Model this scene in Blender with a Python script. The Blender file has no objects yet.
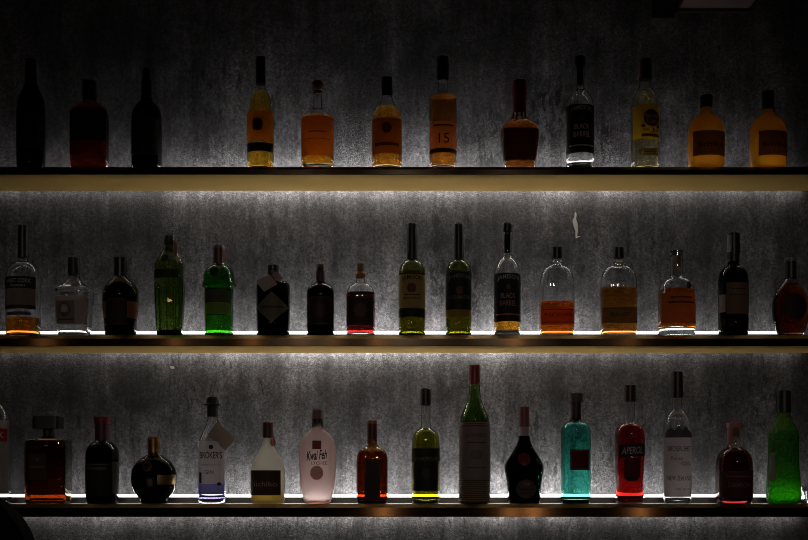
import bpy, math, random
from math import pi, sin, cos, exp, log
random.seed(7)
scene = bpy.context.scene
COL = scene.collection

# ------------------------------------------------------------------ camera frame
D = 3.2                      # camera to the shelf fronts
K0 = 0.0027                  # metres per pixel at the shelf fronts
ZC = 1.20                    # camera height
HZ = 476.0                   # picture row of the eye level
BD = 0.056                   # how far behind the shelf front the bottles stand
KB = K0 * (D + BD) / D       # metres per pixel where the bottles stand
WALL = 0.21                  # shelf front to wall
BASE = {'top': 171.2, 'mid': 337.3, 'bot': 503.5}
def px(x, d=0.0): return (x - 404.0) * K0 * (D + d) / D
def pz(y, d=0.0): return ZC + (HZ - y) * K0 * (D + d) / D
SHELF_Z = {r: pz(b, BD) for r, b in BASE.items()}

# ------------------------------------------------------------------ materials
def newmat(name):
    m = bpy.data.materials.new(name); m.use_nodes = True
    nt = m.node_tree; nt.nodes.clear()
    out = nt.nodes.new('ShaderNodeOutputMaterial')
    return m, nt, out
def principled(name, col, rough=0.5, metal=0.0, spec=0.5, noise=0.0, scale=40, **kw):
    m, nt, out = newmat(name)
    b = nt.nodes.new('ShaderNodeBsdfPrincipled')
    b.inputs['Base Color'].default_value = (*col, 1)
    b.inputs['Roughness'].default_value = rough
    b.inputs['Metallic'].default_value = metal
    b.inputs['Specular IOR Level'].default_value = spec
    for k, v in kw.items(): b.inputs[k].default_value = v
    if noise:
        tc = nt.nodes.new('ShaderNodeTexCoord'); n = nt.nodes.new('ShaderNodeTexNoise')
        n.inputs['Scale'].default_value = scale; n.inputs['Detail'].default_value = 5
        r = nt.nodes.new('ShaderNodeMapRange')
        r.inputs['To Min'].default_value = 1 - noise; r.inputs['To Max'].default_value = 1 + noise
        mx = nt.nodes.new('ShaderNodeVectorMath'); mx.operation = 'SCALE'
        mx.inputs[0].default_value = col
        nt.links.new(tc.outputs['Object'], n.inputs['Vector'])
        nt.links.new(n.outputs['Fac'], r.inputs['Value'])
        nt.links.new(r.outputs['Result'], mx.inputs['Scale'])
        nt.links.new(mx.outputs['Vector'], b.inputs['Base Color'])
    nt.links.new(b.outputs[0], out.inputs['Surface'])
    return m
def absorb(nt, out, T, path):
    s = [-log(max(t, 1e-4)) / path for t in T]
    d = max(s)
    if d < 1e-3: return
    v = nt.nodes.new('ShaderNodeVolumeAbsorption')
    v.inputs['Density'].default_value = d
    v.inputs['Color'].default_value = tuple(1 - q / d for q in s) + (1,)
    nt.links.new(v.outputs[0], out.inputs['Volume'])
_cache = {}
def glass(T=(0.985, 0.990, 0.987), path=0.005, rough=0.0, ior=1.5, bump=0.0, name='bottle_glass'):
    """Real glass: T is what a ray keeps after `path` metres of it."""
    key = ('g', T, path, rough, ior, bump)
    if key in _cache: return _cache[key]
    m, nt, out = newmat(name)
    g = nt.nodes.new('ShaderNodeBsdfGlass')
    g.inputs['Roughness'].default_value = rough; g.inputs['IOR'].default_value = ior
    g.inputs['Color'].default_value = (1, 1, 1, 1)
    if bump:
        tc = nt.nodes.new('ShaderNodeTexCoord'); n = nt.nodes.new('ShaderNodeTexVoronoi')
        n.inputs['Scale'].default_value = 130; n.feature = 'SMOOTH_F1'
        bp = nt.nodes.new('ShaderNodeBump'); bp.inputs['Strength'].default_value = bump
        bp.inputs['Distance'].default_value = 0.004
        nt.links.new(tc.outputs['Object'], n.inputs['Vector'])
        nt.links.new(n.outputs['Distance'], bp.inputs['Height'])
        nt.links.new(bp.outputs['Normal'], g.inputs['Normal'])
    nt.links.new(g.outputs[0], out.inputs['Surface'])
    absorb(nt, out, T, path)
    _cache[key] = m
    return m
def frosted(T, path=0.005, transl=0.5, col=(0.9, 0.9, 0.9), bump=0.0, dif=0.25):
    """Etched glass: rough refraction mixed with milky scattering."""
    m, nt, out = newmat('frosted_glass')
    g = nt.nodes.new('ShaderNodeBsdfGlass'); g.inputs['Roughness'].default_value = 0.42; g.inputs['IOR'].default_value = 1.45
    t = nt.nodes.new('ShaderNodeBsdfTranslucent'); t.inputs['Color'].default_value = (*col, 1)
    d = nt.nodes.new('ShaderNodeBsdfDiffuse'); d.inputs['Color'].default_value = (*col, 1)
    if bump:
        tc = nt.nodes.new('ShaderNodeTexCoord'); n = nt.nodes.new('ShaderNodeTexVoronoi'); n.inputs['Scale'].default_value = 120
        bp = nt.nodes.new('ShaderNodeBump'); bp.inputs['Strength'].default_value = bump; bp.inputs['Distance'].default_value = 0.005
        nt.links.new(tc.outputs['Object'], n.inputs['Vector']); nt.links.new(n.outputs['Distance'], bp.inputs['Height'])
        for q in (g, t, d): nt.links.new(bp.outputs['Normal'], q.inputs['Normal'])
    a = nt.nodes.new('ShaderNodeMixShader'); a.inputs[0].default_value = dif
    b = nt.nodes.new('ShaderNodeMixShader'); b.inputs[0].default_value = transl
    nt.links.new(t.outputs[0], a.inputs[1]); nt.links.new(d.outputs[0], a.inputs[2])
    nt.links.new(g.outputs[0], b.inputs[1]); nt.links.new(a.outputs[0], b.inputs[2])
    nt.links.new(b.outputs[0], out.inputs['Surface'])
    absorb(nt, out, T, path)
    return m
def liquid(T, path=0.06): return glass(T, path, 0.0, 1.36, 0.0, 'liquor')
def paper(col, transl=0.45, rough=0.6, noise=0.06):
    key = ('p', col, transl)
    if key in _cache: return _cache[key]
    m, nt, out = newmat('label_paper')
    tc = nt.nodes.new('ShaderNodeTexCoord'); n = nt.nodes.new('ShaderNodeTexNoise')
    n.inputs['Scale'].default_value = 90; n.inputs['Detail'].default_value = 4
    r = nt.nodes.new('ShaderNodeMapRange'); r.inputs['To Min'].default_value = 1 - noise * 2; r.inputs['To Max'].default_value = 1 + noise * 2
    mx = nt.nodes.new('ShaderNodeVectorMath'); mx.operation = 'SCALE'; mx.inputs[0].default_value = col
    d = nt.nodes.new('ShaderNodeBsdfPrincipled'); d.inputs['Roughness'].default_value = rough; d.inputs['Specular IOR Level'].default_value = 0.25
    t = nt.nodes.new('ShaderNodeBsdfTranslucent')
    mix = nt.nodes.new('ShaderNodeMixShader'); mix.inputs[0].default_value = transl
    nt.links.new(tc.outputs['Object'], n.inputs['Vector']); nt.links.new(n.outputs['Fac'], r.inputs['Value'])
    nt.links.new(r.outputs['Result'], mx.inputs['Scale'])
    nt.links.new(mx.outputs['Vector'], d.inputs['Base Color']); nt.links.new(mx.outputs['Vector'], t.inputs['Color'])
    nt.links.new(d.outputs[0], mix.inputs[1]); nt.links.new(t.outputs[0], mix.inputs[2])
    nt.links.new(mix.outputs[0], out.inputs['Surface'])
    _cache[key] = m
    return m
def ink(col):
    key = ('i', col)
    if key not in _cache: _cache[key] = principled('printed_ink', col, 0.55, 0, 0.3)
    return _cache[key]
def solid(col, rough=0.4, metal=0.0, spec=0.5):
    key = ('s', col, rough, metal, spec)
    if key not in _cache: _cache[key] = principled('cap_material', col, rough, metal, spec, noise=0.08, scale=200)
    return _cache[key]

# ------------------------------------------------------------------ mesh helpers
def link(o, parent=None):
    COL.objects.link(o)
    if parent is not None: o.parent = parent
    return o
def meshobj(name, verts, faces, mat, parent=None, smooth=True, sharp=38):
    me = bpy.data.meshes.new(name)
    me.from_pydata(verts, [], faces); me.validate(); me.update()
    if smooth:
        me.polygons.foreach_set('use_smooth', [True] * len(me.polygons))
        me.set_sharp_from_angle(angle=math.radians(sharp))
    if mat is not None:
        for m in (mat if isinstance(mat, list) else [mat]): me.materials.append(m)
    return link(bpy.data.objects.new(name, me), parent)
def fix_normals(o):
    import bmesh
    bm = bmesh.new(); bm.from_mesh(o.data)
    bmesh.ops.recalc_face_normals(bm, faces=bm.faces); bm.to_mesh(o.data); bm.free()
    return o
class MB:
    def __init__(s): s.v = []; s.f = []
    def add(s, v, f):
        n = len(s.v); s.v += v; s.f += [tuple(i + n for i in q) for q in f]
    def box(s, x0, x1, y0, y1, z0, z1):
        v = [(x, y, z) for z in (z0, z1) for y in (y0, y1) for x in (x0, x1)]
        s.add(v, [(0, 2, 3, 1), (4, 5, 7, 6), (0, 1, 5, 4), (2, 6, 7, 3), (0, 4, 6, 2), (1, 3, 7, 5)])
    def prism(s, prof, x0, x1):
        """closed (y, z) outline swept along x"""
        n = len(prof)
        v = [(x0, y, z) for y, z in prof] + [(x1, y, z) for y, z in prof]
        f = [(i, (i + 1) % n, n + (i + 1) % n, n + i) for i in range(n)]
        f += [tuple(range(n - 1, -1, -1)), tuple(range(n, 2 * n))]
        s.add(v, f)
    def tube(s, pts, r, N=10):
        rings = []
        for i, p in enumerate(pts):
            a = pts[max(i - 1, 0)]; b = pts[min(i + 1, len(pts) - 1)]
            t = [b[k] - a[k] for k in range(3)]; L = math.sqrt(sum(q * q for q in t)) or 1; t = [q / L for q in t]
            u = (0, 0, 1) if abs(t[2]) < 0.9 else (1, 0, 0)
            e = [t[1] * u[2] - t[2] * u[1], t[2] * u[0] - t[0] * u[2], t[0] * u[1] - t[1] * u[0]]
            L = math.sqrt(sum(q * q for q in e)); e = [q / L for q in e]
            w = [t[1] * e[2] - t[2] * e[1], t[2] * e[0] - t[0] * e[2], t[0] * e[1] - t[1] * e[0]]
            rings.append([tuple(p[k] + r * (cos(2 * pi * j / N) * e[k] + sin(2 * pi * j / N) * w[k]) for k in range(3)) for j in range(N)])
        v = [q for g in rings for q in g]; f = []
        for i in range(len(rings) - 1):
            for j in range(N):
                f.append((i * N + j, i * N + (j + 1) % N, (i + 1) * N + (j + 1) % N, (i + 1) * N + j))
        f += [tuple(range(N - 1, -1, -1)), tuple(range(len(v) - N, len(v)))]
        s.add(v, f)
    def build(s, name, mat, parent=None, smooth=False, sharp=38):
        return fix_normals(meshobj(name, s.v, s.f, mat, parent, smooth, sharp))
def empty(name, loc, label=None, cat=None, group=None, rz=0.0):
    o = bpy.data.objects.new(name, None); o.empty_display_size = 0.05
    o.location = loc; o.rotation_euler = (0, 0, rz); COL.objects.link(o)
    if label: o['label'] = label
    if cat: o['category'] = cat
    if group: o['group'] = group
    return o

# ------------------------------------------------------------------ bottle maker
NSEG = 72
def spow(v, e): return math.copysign(abs(v) ** e, v)
def ringpts(h, hw, dr, n, facet=0):
    out = []
    for j in range(NSEG):
        t = 2 * pi * j / NSEG
        if facet and hw > 6 * KB:
            seg = 2 * pi / facet
            r = cos(seg / 2) / cos((t % seg) - seg / 2)
            r = 0.45 + 0.55 * r if hw < 9 * KB else r
            out.append((hw * r * sin(t), -hw * dr * r * cos(t), h))
        else:
            e = 2.0 / n
            out.append((hw * spow(sin(t), e), -hw * dr * spow(cos(t), e), h))
    return out
def revolve(path, facet=0):
    """path: (h, hw, dr, n); a point of half width 0 at each end closes it."""
    v, f, rows = [], [], []
    for h, hw, dr, n in path:
        if hw <= 1e-6:
            rows.append([len(v)]); v.append((0, 0, h))
        else:
            rows.append(list(range(len(v), len(v) + NSEG))); v += ringpts(h, hw, dr, n, facet)
    for a, b in zip(rows, rows[1:]):
        for j in range(NSEG):
            k = (j + 1) % NSEG
            if len(a) == 1 and len(b) == 1: continue
            if len(a) == 1: f.append((a[0], b[k], b[j]))
            elif len(b) == 1: f.append((a[j], a[k], b[0]))
            else: f.append((a[j], a[k], b[k], b[j]))
    return v, f
def chaikin(p, it=2):
    for _ in range(it):
        q = [p[0]]
        for a, b in zip(p, p[1:]):
            q.append(tuple(0.75 * x + 0.25 * y for x, y in zip(a, b)))
            q.append(tuple(0.25 * x + 0.75 * y for x, y in zip(a, b)))
        q.append(p[-1]); p = q
    return p

class Bottle:
    def __init__(s, kind, row, cx, prof, label, body, dr=1.0, n=2.0, neck=None, t=0.0024, tb=0.007, fill=None, liq=None,
                 shell=True, facet=0, rz=0.0, it=2, dy=0.0):
        s.row, s.cx, s.base, s.facet = row, cx, BASE[row], facet
        names = {'top': 'bottles on the highest shelf', 'mid': 'bottles on the middle shelf', 'bot': 'bottles on the lowest shelf'}
        s.root = empty(kind, ((cx - 404) * KB, BD + dy, SHELF_Z[row] + 0.0004), label, 'bottle', names[row], rz)
        nk = neck if neck is not None else min(p[1] for p in prof) * 1.35
        pts = []
        for p in prof:
            y, hw = p[0], p[1]
            isneck = hw <= nk
            d = p[2] if len(p) > 2 else (1.0 if isneck else dr)
            m = p[3] if len(p) > 3 else (2.0 if isneck else n)
            pts.append(((s.base - y) * KB, hw * KB, d, m))
        h0, w0, d0, n0 = pts[0]
        b = [(0.0, w0 * 0.90, d0, n0), (0.0, w0 * 0.96, d0, n0), (0.0022, w0, d0, n0)]
        rest = [q for q in pts if q[0] > 0.004]
        s.out = chaikin(b + rest, it)
        s.top = s.out[-1][0]
        inner = []
        path = [(0.0012, 0, d0, n0)] + s.out
        if shell:
            for h, w, d, m in s.out:
                if h > tb + 0.003: inner.append((h, max(w - t, 0.002), d, m))
            w, d, m = s.at(tb)
            w2 = max(w - t, 0.004)
            inner = [(tb, w2 * 0.8, d, m), (tb + 0.0008, w2 * 0.95, d, m)] + inner
            inner[-1] = (s.top - 0.0005, inner[-1][1], inner[-1][2], inner[-1][3])
            path += inner[::-1] + [(tb, 0, d, m)]
        else:
            path += [(s.top, 0, 1, 2)]
        v, f = revolve(path, facet)
        s.glass = fix_normals(meshobj('glass_body', v, f, body, s.root, True, 30 if facet else 40))
        if fill is not None and liq is not None and shell:
            hl = (s.base - fill) * KB
            lp = [(tb - 0.0009, 0, d0, n0)]
            o = 0.0010
            for h, w, d, m in inner:
                hh = h - 0.0009 if h < tb + 0.002 else h
                if hh >= hl: break
                lp.append((hh, w + o, d, m))
            w, d, m = s.at(hl)
            lp += [(hl, max(w - t, 0.002) + o, d, m), (hl, 0, d, m)]
            v, f = revolve(lp, facet)
            s.liq = fix_normals(meshobj('liquor', v, f, liq, s.root, True, 40))
    def at(s, h):
        o = s.out
        if h <= o[0][0]: return o[0][1:]
        for a, b in zip(o, o[1:]):
            if a[0] <= h <= b[0]:
                q = (h - a[0]) / (b[0] - a[0]) if b[0] > a[0] else 0
                return tuple(a[i] + (b[i] - a[i]) * q for i in (1, 2, 3))
        return o[-1][1:]
    def surf(s, x, h, off=0.0):
        w, d, m = s.at(h)
        if s.facet and w > 6 * KB: m = 2.2
        w2 = w + off; q = min(abs(x) / w2, 0.995)
        return -(w * d + off) * (1 - q ** m) ** (1 / m)
    def lx(s, x): return (x - s.cx) * KB
    def lz(s, y): return (s.base - y) * KB
    # labels -------------------------------------------------------------
    def label(s, x0, x1, y0, y1, mat, name='label', off=0.0007, rows=10, cols=20, slope=0.0):
        """paper wrapped on the front; y0 upper edge, y1 lower edge (picture rows)"""
        v, f = [], []
        for i in range(rows + 1):
            for j in range(cols + 1):
                y = y1 + (y0 - y1) * i / rows
                h = s.lz(y)
                w, d, m = s.at(h)
                a0 = max(-0.985, min(0.985, s.lx(x0) / w)); a1 = max(-0.985, min(0.985, s.lx(x1) / w))
                t0 = math.asin(spow(a0, m / 2)); t1 = math.asin(spow(a1, m / 2))
                t = t0 + (t1 - t0) * j / cols
                x = (w + off) * spow(sin(t), 2 / m)
                hh = h + slope * x
                v.append((x, s.surf(x, hh, off), hh))
        for i in range(rows):
            for j in range(cols):
                a = i * (cols + 1) + j
                f.append((a, a + 1, a + cols + 2, a + cols + 1))
        return meshobj(name, v, f, mat, s.root, True, 80)
    def patch(s, x, y, rx, ry, mat, name='label', pw=2.0, off=0.0007, ring=7, N=48, parent=None):
        """round, oval or diamond paper patch (pw 2 oval, 1 diamond)"""
        cx, cz = s.lx(x), s.lz(y)
        v = [(cx, s.surf(cx, cz, off), cz)]; f = []
        for i in range(1, ring + 1):
            r = i / ring
            for j in range(N):
                t = 2 * pi * j / N
                xx = cx + r * rx * KB * spow(cos(t), 2 / pw); zz = cz + r * ry * KB * spow(sin(t), 2 / pw)
                v.append((xx, s.surf(xx, zz, off), zz))
        for j in range(N): f.append((0, 1 + j, 1 + (j + 1) % N))
        for i in range(ring - 1):
            for j in range(N):
                a = 1 + i * N + j; b = 1 + i * N + (j + 1) % N
                f.append((a, a + N, b + N, b))
        return meshobj(name, v, f, mat, parent or s.root, True, 80)
    def band(s, y0, y1, mat, name='label', off=0.0006, full=True):
        """something that goes all the way round (foil, straw, wrap)"""
        n = 10; p = []
        for i in range(n + 1):
            h = s.lz(y1 + (y0 - y1) * i / n); w, d, m = s.at(h); p.append((h, w + off, d, m))
        q = [(h, w - off * 0.7, d, m) for h, w, d, m in p][::-1]
        v, f = revolve(p + q + [p[0]], s.facet)
        return fix_normals(meshobj(name, v, f, mat, s.root, True, 50))
    def cap(s, prof, mat, name='cap', dr=1.0, n=2.0, parent=None, x=None, rz=0.0):
        """prof: (y, half width) from its lower rim upward"""
        c = 0.0006
        p = [((s.base - prof[0][0]) * KB, 0, dr, n)]
        q = [((s.base - y) * KB, w * KB, dr, n) for y, w in prof]
        p += [(q[0][0], q[0][1] - c, dr, n)] + q[:-1]
        h, w, _, _ = q[-1]
        p += [(h - c, w, dr, n), (h, w - c, dr, n), (h, 0, dr, n)]
        v, f = revolve(p)
        if x is not None: v = [(a + s.lx(x), b, z) for a, b, z in v]
        return fix_normals(meshobj(name, v, f, mat, parent or s.root, True, 35))
    def tube_neck(s, y0, y1, mat, name='neck_sleeve', off=0.0008): return s.band(y0, y1, mat, name, off)
    # printing -----------------------------------------------------------
    def text(s, txt, x, y, w, h, mat, parent, arch=0.0, shear=0.0, bold=0.012, off=0.0011, slope=0.0, name='lettering'):
        """lettering w wide and h tall (pixels), centred at the picture point (x, y), lying on the bottle"""
        cu = bpy.data.curves.new(name, 'FONT'); cu.body = txt; cu.align_x = 'CENTER'; cu.shear = shear; cu.offset = bold
        cu.resolution_u = 3
        tmp = bpy.data.objects.new('tmp_text', cu); COL.objects.link(tmp)
        dg = bpy.context.evaluated_depsgraph_get(); dg.update()
        me = bpy.data.meshes.new_from_object(tmp.evaluated_get(dg))
        bpy.data.objects.remove(tmp); bpy.data.curves.remove(cu)
        vs = [q.co.copy() for q in me.vertices]; fs = [tuple(p.vertices) for p in me.polygons]
        bpy.data.meshes.remove(me)
        if not vs: return None
        a0, a1 = min(q.x for q in vs), max(q.x for q in vs); b0, b1 = min(q.y for q in vs), max(q.y for q in vs)
        v = []
        for q in vs:
            u = (q.x - (a0 + a1) / 2) / (a1 - a0); t = (q.y - (b0 + b1) / 2) / max(b1 - b0, 1e-6)
            xx = s.lx(x) + u * w * KB; zz = s.lz(y) + t * h * KB + arch * KB * (0.25 - u * u) * 4 + slope * u * w * KB
            v.append((xx, s.surf(xx, zz, off), zz))
        return meshobj(name, v, fs, mat, parent, False)
    def rule(s, x0, x1, y, th, mat, parent, off=0.0011, name='printed_line', cols=14):
        v, f = [], []
        for j in range(cols + 1):
            xx = s.lx(x0 + (x1 - x0) * j / cols)
            for e in (-0.5, 0.5):
                zz = s.lz(y) + e * th * KB
                v.append((xx, s.surf(xx, zz, off), zz))
        for j in range(cols): f.append((2 * j, 2 * j + 2, 2 * j + 3, 2 * j + 1))
        return meshobj(name, v, f, mat, parent, False)
    def outline(s, x0, x1, y0, y1, th, mat, parent):
        mb_v, mb_f = [], []
        def strip(pts):
            n = len(mb_v)
            for (xa, ya), (xb, yb) in pts:
                for (x_, y_) in ((xa, ya), (xb, yb)):
                    mb_v.append((s.lx(x_), s.surf(s.lx(x_), s.lz(y_), 0.0011), s.lz(y_)))
            for i in range(len(pts) - 1): mb_f.append((n + 2 * i, n + 2 * i + 2, n + 2 * i + 3, n + 2 * i + 1))
        C = 12
        for ya, yb in ((y0, y0 + th), (y1 - th, y1)):
            strip([((x0 + (x1 - x0) * i / C, ya), (x0 + (x1 - x0) * i / C, yb)) for i in range(C + 1)])
        for xa, xb in ((x0, x0 + th), (x1 - th, x1)):
            strip([((xa, y0 + (y1 - y0) * i / C), (xb, y0 + (y1 - y0) * i / C)) for i in range(C + 1)])
        return meshobj('printed_border', mb_v, mb_f, mat, parent, False)
    def card(s, corners, mat, name='hang_tag', yoff=0.004, th=0.0012, txt=None, tmat=None):
        """a stiff card hanging in front of the bottle, corners in picture pixels"""
        yy = min(s.surf(max(-0.9 * s.at(s.lz(b))[0], min(0.9 * s.at(s.lz(b))[0], s.lx(a))), s.lz(b)) for a, b in corners) - yoff
        pts = [(s.lx(a), s.lz(b)) for a, b in corners]; n = len(pts)
        v = [(a, yy, b) for a, b in pts] + [(a, yy + th, b) for a, b in pts]
        f = [tuple(range(n)), tuple(range(2 * n - 1, n - 1, -1))] + [(i, n + i, n + (i + 1) % n, (i + 1) % n) for i in range(n)]
        o = fix_normals(meshobj(name, v, f, mat, s.root, False))
        mb = MB()
        a, b = pts[0]
        hn = max(b + 0.004, 0)
        wn = 0.008
        mb.tube([(a * 0.7 + pts[1][0] * 0.3, yy - 0.0008, b * 0.75 + pts[1][1] * 0.25), (a * 0.5, yy - 0.001, b + 0.008), (0, s.surf(0, b + 0.016) - 0.002, b + 0.016)], 0.0007, 6)
        mb.build('tag_string', solid((0.03, 0.025, 0.02), 0.8), o, True)
        return o, yy

# palette ---------------------------------------------------------------
CLEAR = glass((0.985, 0.990, 0.987))
BLACKGLASS = glass((0.02, 0.014, 0.012), 0.005, name='black_glass')
BROWNGLASS = glass((0.30, 0.10, 0.02), 0.005, name='brown_glass')
GREENGLASS = glass((0.20, 0.34, 0.09), 0.005, name='green_glass')
WATER = liquid((0.97, 0.98, 0.98))
AMBER = liquid((0.80, 0.33, 0.04))
DEEPAMBER = liquid((0.62, 0.16, 0.012))
GOLDLIQ = liquid((0.92, 0.66, 0.16))
BLK = solid((0.010, 0.010, 0.011), 0.35)
BLKMATT = solid((0.012, 0.011, 0.011), 0.6)
GOLD = solid((0.55, 0.36, 0.12), 0.3, 1.0)
CORK = solid((0.30, 0.19, 0.10), 0.8)
W_INK = ink((0.75, 0.73, 0.70)); G_INK = ink((0.55, 0.42, 0.2)); D_INK = ink((0.012, 0.01, 0.01)); GREY_INK = ink((0.32, 0.31, 0.30))

EMB = paper((0.13, 0.13, 0.13), 0.8)
# ====================================================================== LOWEST SHELF
# cut-off vodka bottle
b = Bottle('vodka_bottle', 'bot', -6.5, [(503.5, 16.5), (500, 17), (424, 17), (416, 16), (409, 12), (403, 6.5), (398, 5), (388, 4.6)],
           'clear vodka bottle with white label and red band, cut off by the frame edge', CLEAR, fill=420, liq=WATER)
lb = b.label(-19, 10, 421, 494, paper((0.62, 0.62, 0.60), 0.5))
rb = b.label(-19, 9, 429, 442, paper((0.65, 0.02, 0.03), 0.4), 'red_band', off=0.0011)
b.text('K', 5.5, 435.5, 4, 6, W_INK, rb, off=0.0016)
b.cap([(395, 5.6), (380, 5.6)], solid((0.5, 0.02, 0.02), 0.35))

# square almond liqueur
b = Bottle('liqueur_bottle', 'bot', 48.3, [(503.5, 19.6), (500, 20.4), (470, 20.8), (444, 20.8), (440, 19.6), (438.5, 8, 1, 3), (436, 4.6), (428, 4.4)],
           'square brown amber bottle with an oversized flat black rectangular cap', glass((0.90, 0.82, 0.70)), dr=0.74, n=7, fill=441,
           liq=liquid((0.17, 0.032, 0.002)), tb=0.010, t=0.003, it=1)
b.cap([(429, 13.2), (416.6, 13.2)], solid((0.012, 0.010, 0.009), 0.35), dr=0.85, n=9, x=48.2)
b.cap([(438, 5.4), (429, 5.2)], solid((0.02, 0.012, 0.01), 0.5), 'neck_collar')
lb = b.label(33, 51, 454, 480, paper((0.045, 0.022, 0.012), 0.1))
b.rule(35, 49, 467, 1.6, ink((0.12, 0.07, 0.03)), lb); b.patch(42, 460, 2.0, 2.0, ink((0.10, 0.06, 0.03)), 'crest', off=0.0011, parent=lb)

# dark bottle, red cap
b = Bottle('fruit_liqueur_bottle', 'bot', 102.3, [(503.5, 15.5), (499, 16), (480, 16.6), (457, 16.9), (450, 15.8), (446, 13.8), (443, 10.6), (441, 7), (437, 6.2), (421, 6)],
           'round shouldered black bottle with a red foil capped neck', BLACKGLASS, shell=False)
b.cap([(444, 7.6), (436, 7.2), (424, 7.0)], solid((0.06, 0.008, 0.010), 0.5), 'neck_foil')
b.cap([(424, 8.2), (417, 8.2)], solid((0.16, 0.01, 0.02), 0.5))
lb = b.label(87, 113.5, 463, 496, paper((0.02, 0.018, 0.018), 0.2))
b.rule(88.5, 112, 465, 0.8, ink((0.12, 0.11, 0.11)), lb); b.rule(90, 110, 468.6, 2.4, ink((0.10, 0.09, 0.09)), lb)
b.label(114.4, 119, 462, 494, paper((0.16, 0.15, 0.14), 0.4), 'back_label')

# spherical black raspberry
b = Bottle('raspberry_liqueur_bottle', 'bot', 153.8, [(503.5, 13.4), (501.2, 14), (499.4, 12.8), (497, 15.8), (491, 20.4), (484, 22.6), (476, 23), (468, 21.5), (461, 16.5), (457, 10), (454.5, 6.5), (450, 5.4), (444, 5.2)],
           'squat spherical dark bottle with a gold belt and a short neck', glass((0.05, 0.012, 0.02)), dr=0.72, shell=False)
b.cap([(456, 6.4), (452, 5.9), (444, 6.1), (439, 6.1)], solid((0.34, 0.2, 0.07), 0.35, 0.9), 'neck_foil')
b.cap([(441, 5.6), (436.8, 5.5)], solid((0.28, 0.06, 0.05), 0.4))
b.label(160.5, 176.2, 475, 484.5, solid((0.5, 0.36, 0.16), 0.35, 0.8), 'gold_belt', rows=4)
m_ = b.patch(150, 466.5, 5.2, 5.2, solid((0.09, 0.05, 0.05), 0.4, 0.5), 'medallion')
b.patch(150, 466.5, 3.4, 3.4, solid((0.02, 0.012, 0.014), 0.4), 'medallion_face', off=0.0012, parent=m_)
lb = b.patch(153.5, 482.5, 4.6, 5.4, paper((0.03, 0.02, 0.02), 0.1), 'label', pw=3)
b.patch(153.5, 482.5, 2.4, 3.4, ink((0.2, 0.14, 0.07)), 'gold_emblem', pw=4, off=0.0011, parent=lb)

# bowler hat gin
b = Bottle('gin_bottle', 'bot', 212.6, [(503.5, 13), (500, 13.6), (446, 13.7), (440, 13.2), (433, 10), (426, 6.6), (420, 5), (408, 4.7)],
           'clear gin bottle with a black bowler hat cap and a hanging card', glass((0.98, 0.985, 0.99)), n=3.2, dr=0.9, fill=493, liq=liquid((0.42, 0.42, 0.95)), tb=0.013)
b.cap([(417, 5.5), (405.5, 5.6)], BLKMATT, 'neck_sleeve')
b.cap([(405.8, 8.2), (404.2, 8.4), (403.6, 6.2), (400, 6.3), (397.4, 5.4), (395.6, 3.2)], BLKMATT)
lb = b.label(199.6, 225.4, 441.5, 484, paper((0.70, 0.62, 0.63), 0.6))
b.label(199.6, 225.4, 484, 494.5, paper((0.30, 0.28, 0.72), 0.6), 'label_foot')
b.text("BROKER'S", 212.6, 455.4, 22, 7, D_INK, lb)
b.patch(213, 447.5, 2.3, 2.3, D_INK, 'crest', off=0.0011, parent=lb)
b.text('PREMIUM LONDON DRY', 212.6, 465, 19, 2.2, GREY_INK, lb); b.text('GIN', 211, 472.3, 9, 3.6, ink((0.1, 0.1, 0.12)), lb)
b.rule(201, 203.5, 478, 11, D_INK, lb, cols=3); b.patch(221, 484, 2.1, 1.7, D_INK, 'printed_hat', off=0.0013, parent=lb)
b.card([(218.9, 422.7), (237.8, 439.3), (227, 451), (209, 435.5)], paper((0.50, 0.42, 0.36), 0.4), yoff=0.004)

# small frosted spirit
FROST = frosted((0.95, 0.94, 0.90), transl=0.55, col=(0.86, 0.84, 0.78))
b = Bottle('shochu_bottle', 'bot', 267.9, [(503.5, 15.5), (500, 17), (475, 17.4), (466, 16.8), (457, 12.5), (450, 8), (444, 5.2), (436, 4.2), (428, 4.0)],
           'small frosted white flask with brown label and a trace of yellow spirit', FROST, dr=0.85, fill=492, liq=liquid((0.93, 0.66, 0.10), 0.05))
b.cap([(438, 5.4), (431, 5.2), (423, 5.2)], solid((0.09, 0.035, 0.035), 0.4)); b.cap([(423, 5.1), (422, 4.8)], solid((0.30, 0.13, 0.12), 0.4), 'lit_cap_top')  # paler disc on the cap paints the light falling from above
lb = b.label(251.2, 281.4, 470.5, 495.3, paper((0.07, 0.042, 0.026), 0.25))
b.text('iichiko', 267, 484, 23, 5, ink((0.32, 0.26, 0.2)), lb)
b.patch(273.3, 442.5, 2.6, 4.2, solid((0.35, 0.08, 0.04), 0.5), 'seal_tab', off=0.0014)

# pink lychee liqueur
b = Bottle('lychee_liqueur_bottle', 'bot', 317.6, [(503.5, 12), (502, 13.2), (495, 15.6), (485, 17.3), (465, 18.7), (450, 18.6), (440, 17), (434, 12.5), (430.5, 7.5), (427.5, 5.6), (412, 5.2)],
           'pale pink frosted bottle bulging at the waist with black script', frosted((0.96, 0.84, 0.80), transl=0.20, col=(0.90, 0.72, 0.68), dif=0.12), dr=0.62, n=2.6, fill=432,
           liq=liquid((0.93, 0.80, 0.77)))
b.cap([(427, 5.5), (419, 5.5)], solid((0.03, 0.018, 0.018), 0.4), 'cap_skirt'); b.cap([(419, 5.2), (409.5, 5.1)], solid((0.17, 0.085, 0.085), 0.4))
q = b.label(313.2, 321.8, 441, 449.5, ink((0.22, 0.03, 0.025)), 'square_emblem')
b.text('Kwai Feh', 317.5, 455.4, 20, 9.5, D_INK, q, shear=0.25, bold=0.02, slope=0.1)
b.text('LYCHEE', 320, 463.3, 16, 3, ink((0.20, 0.05, 0.05)), q, bold=0.0)
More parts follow.
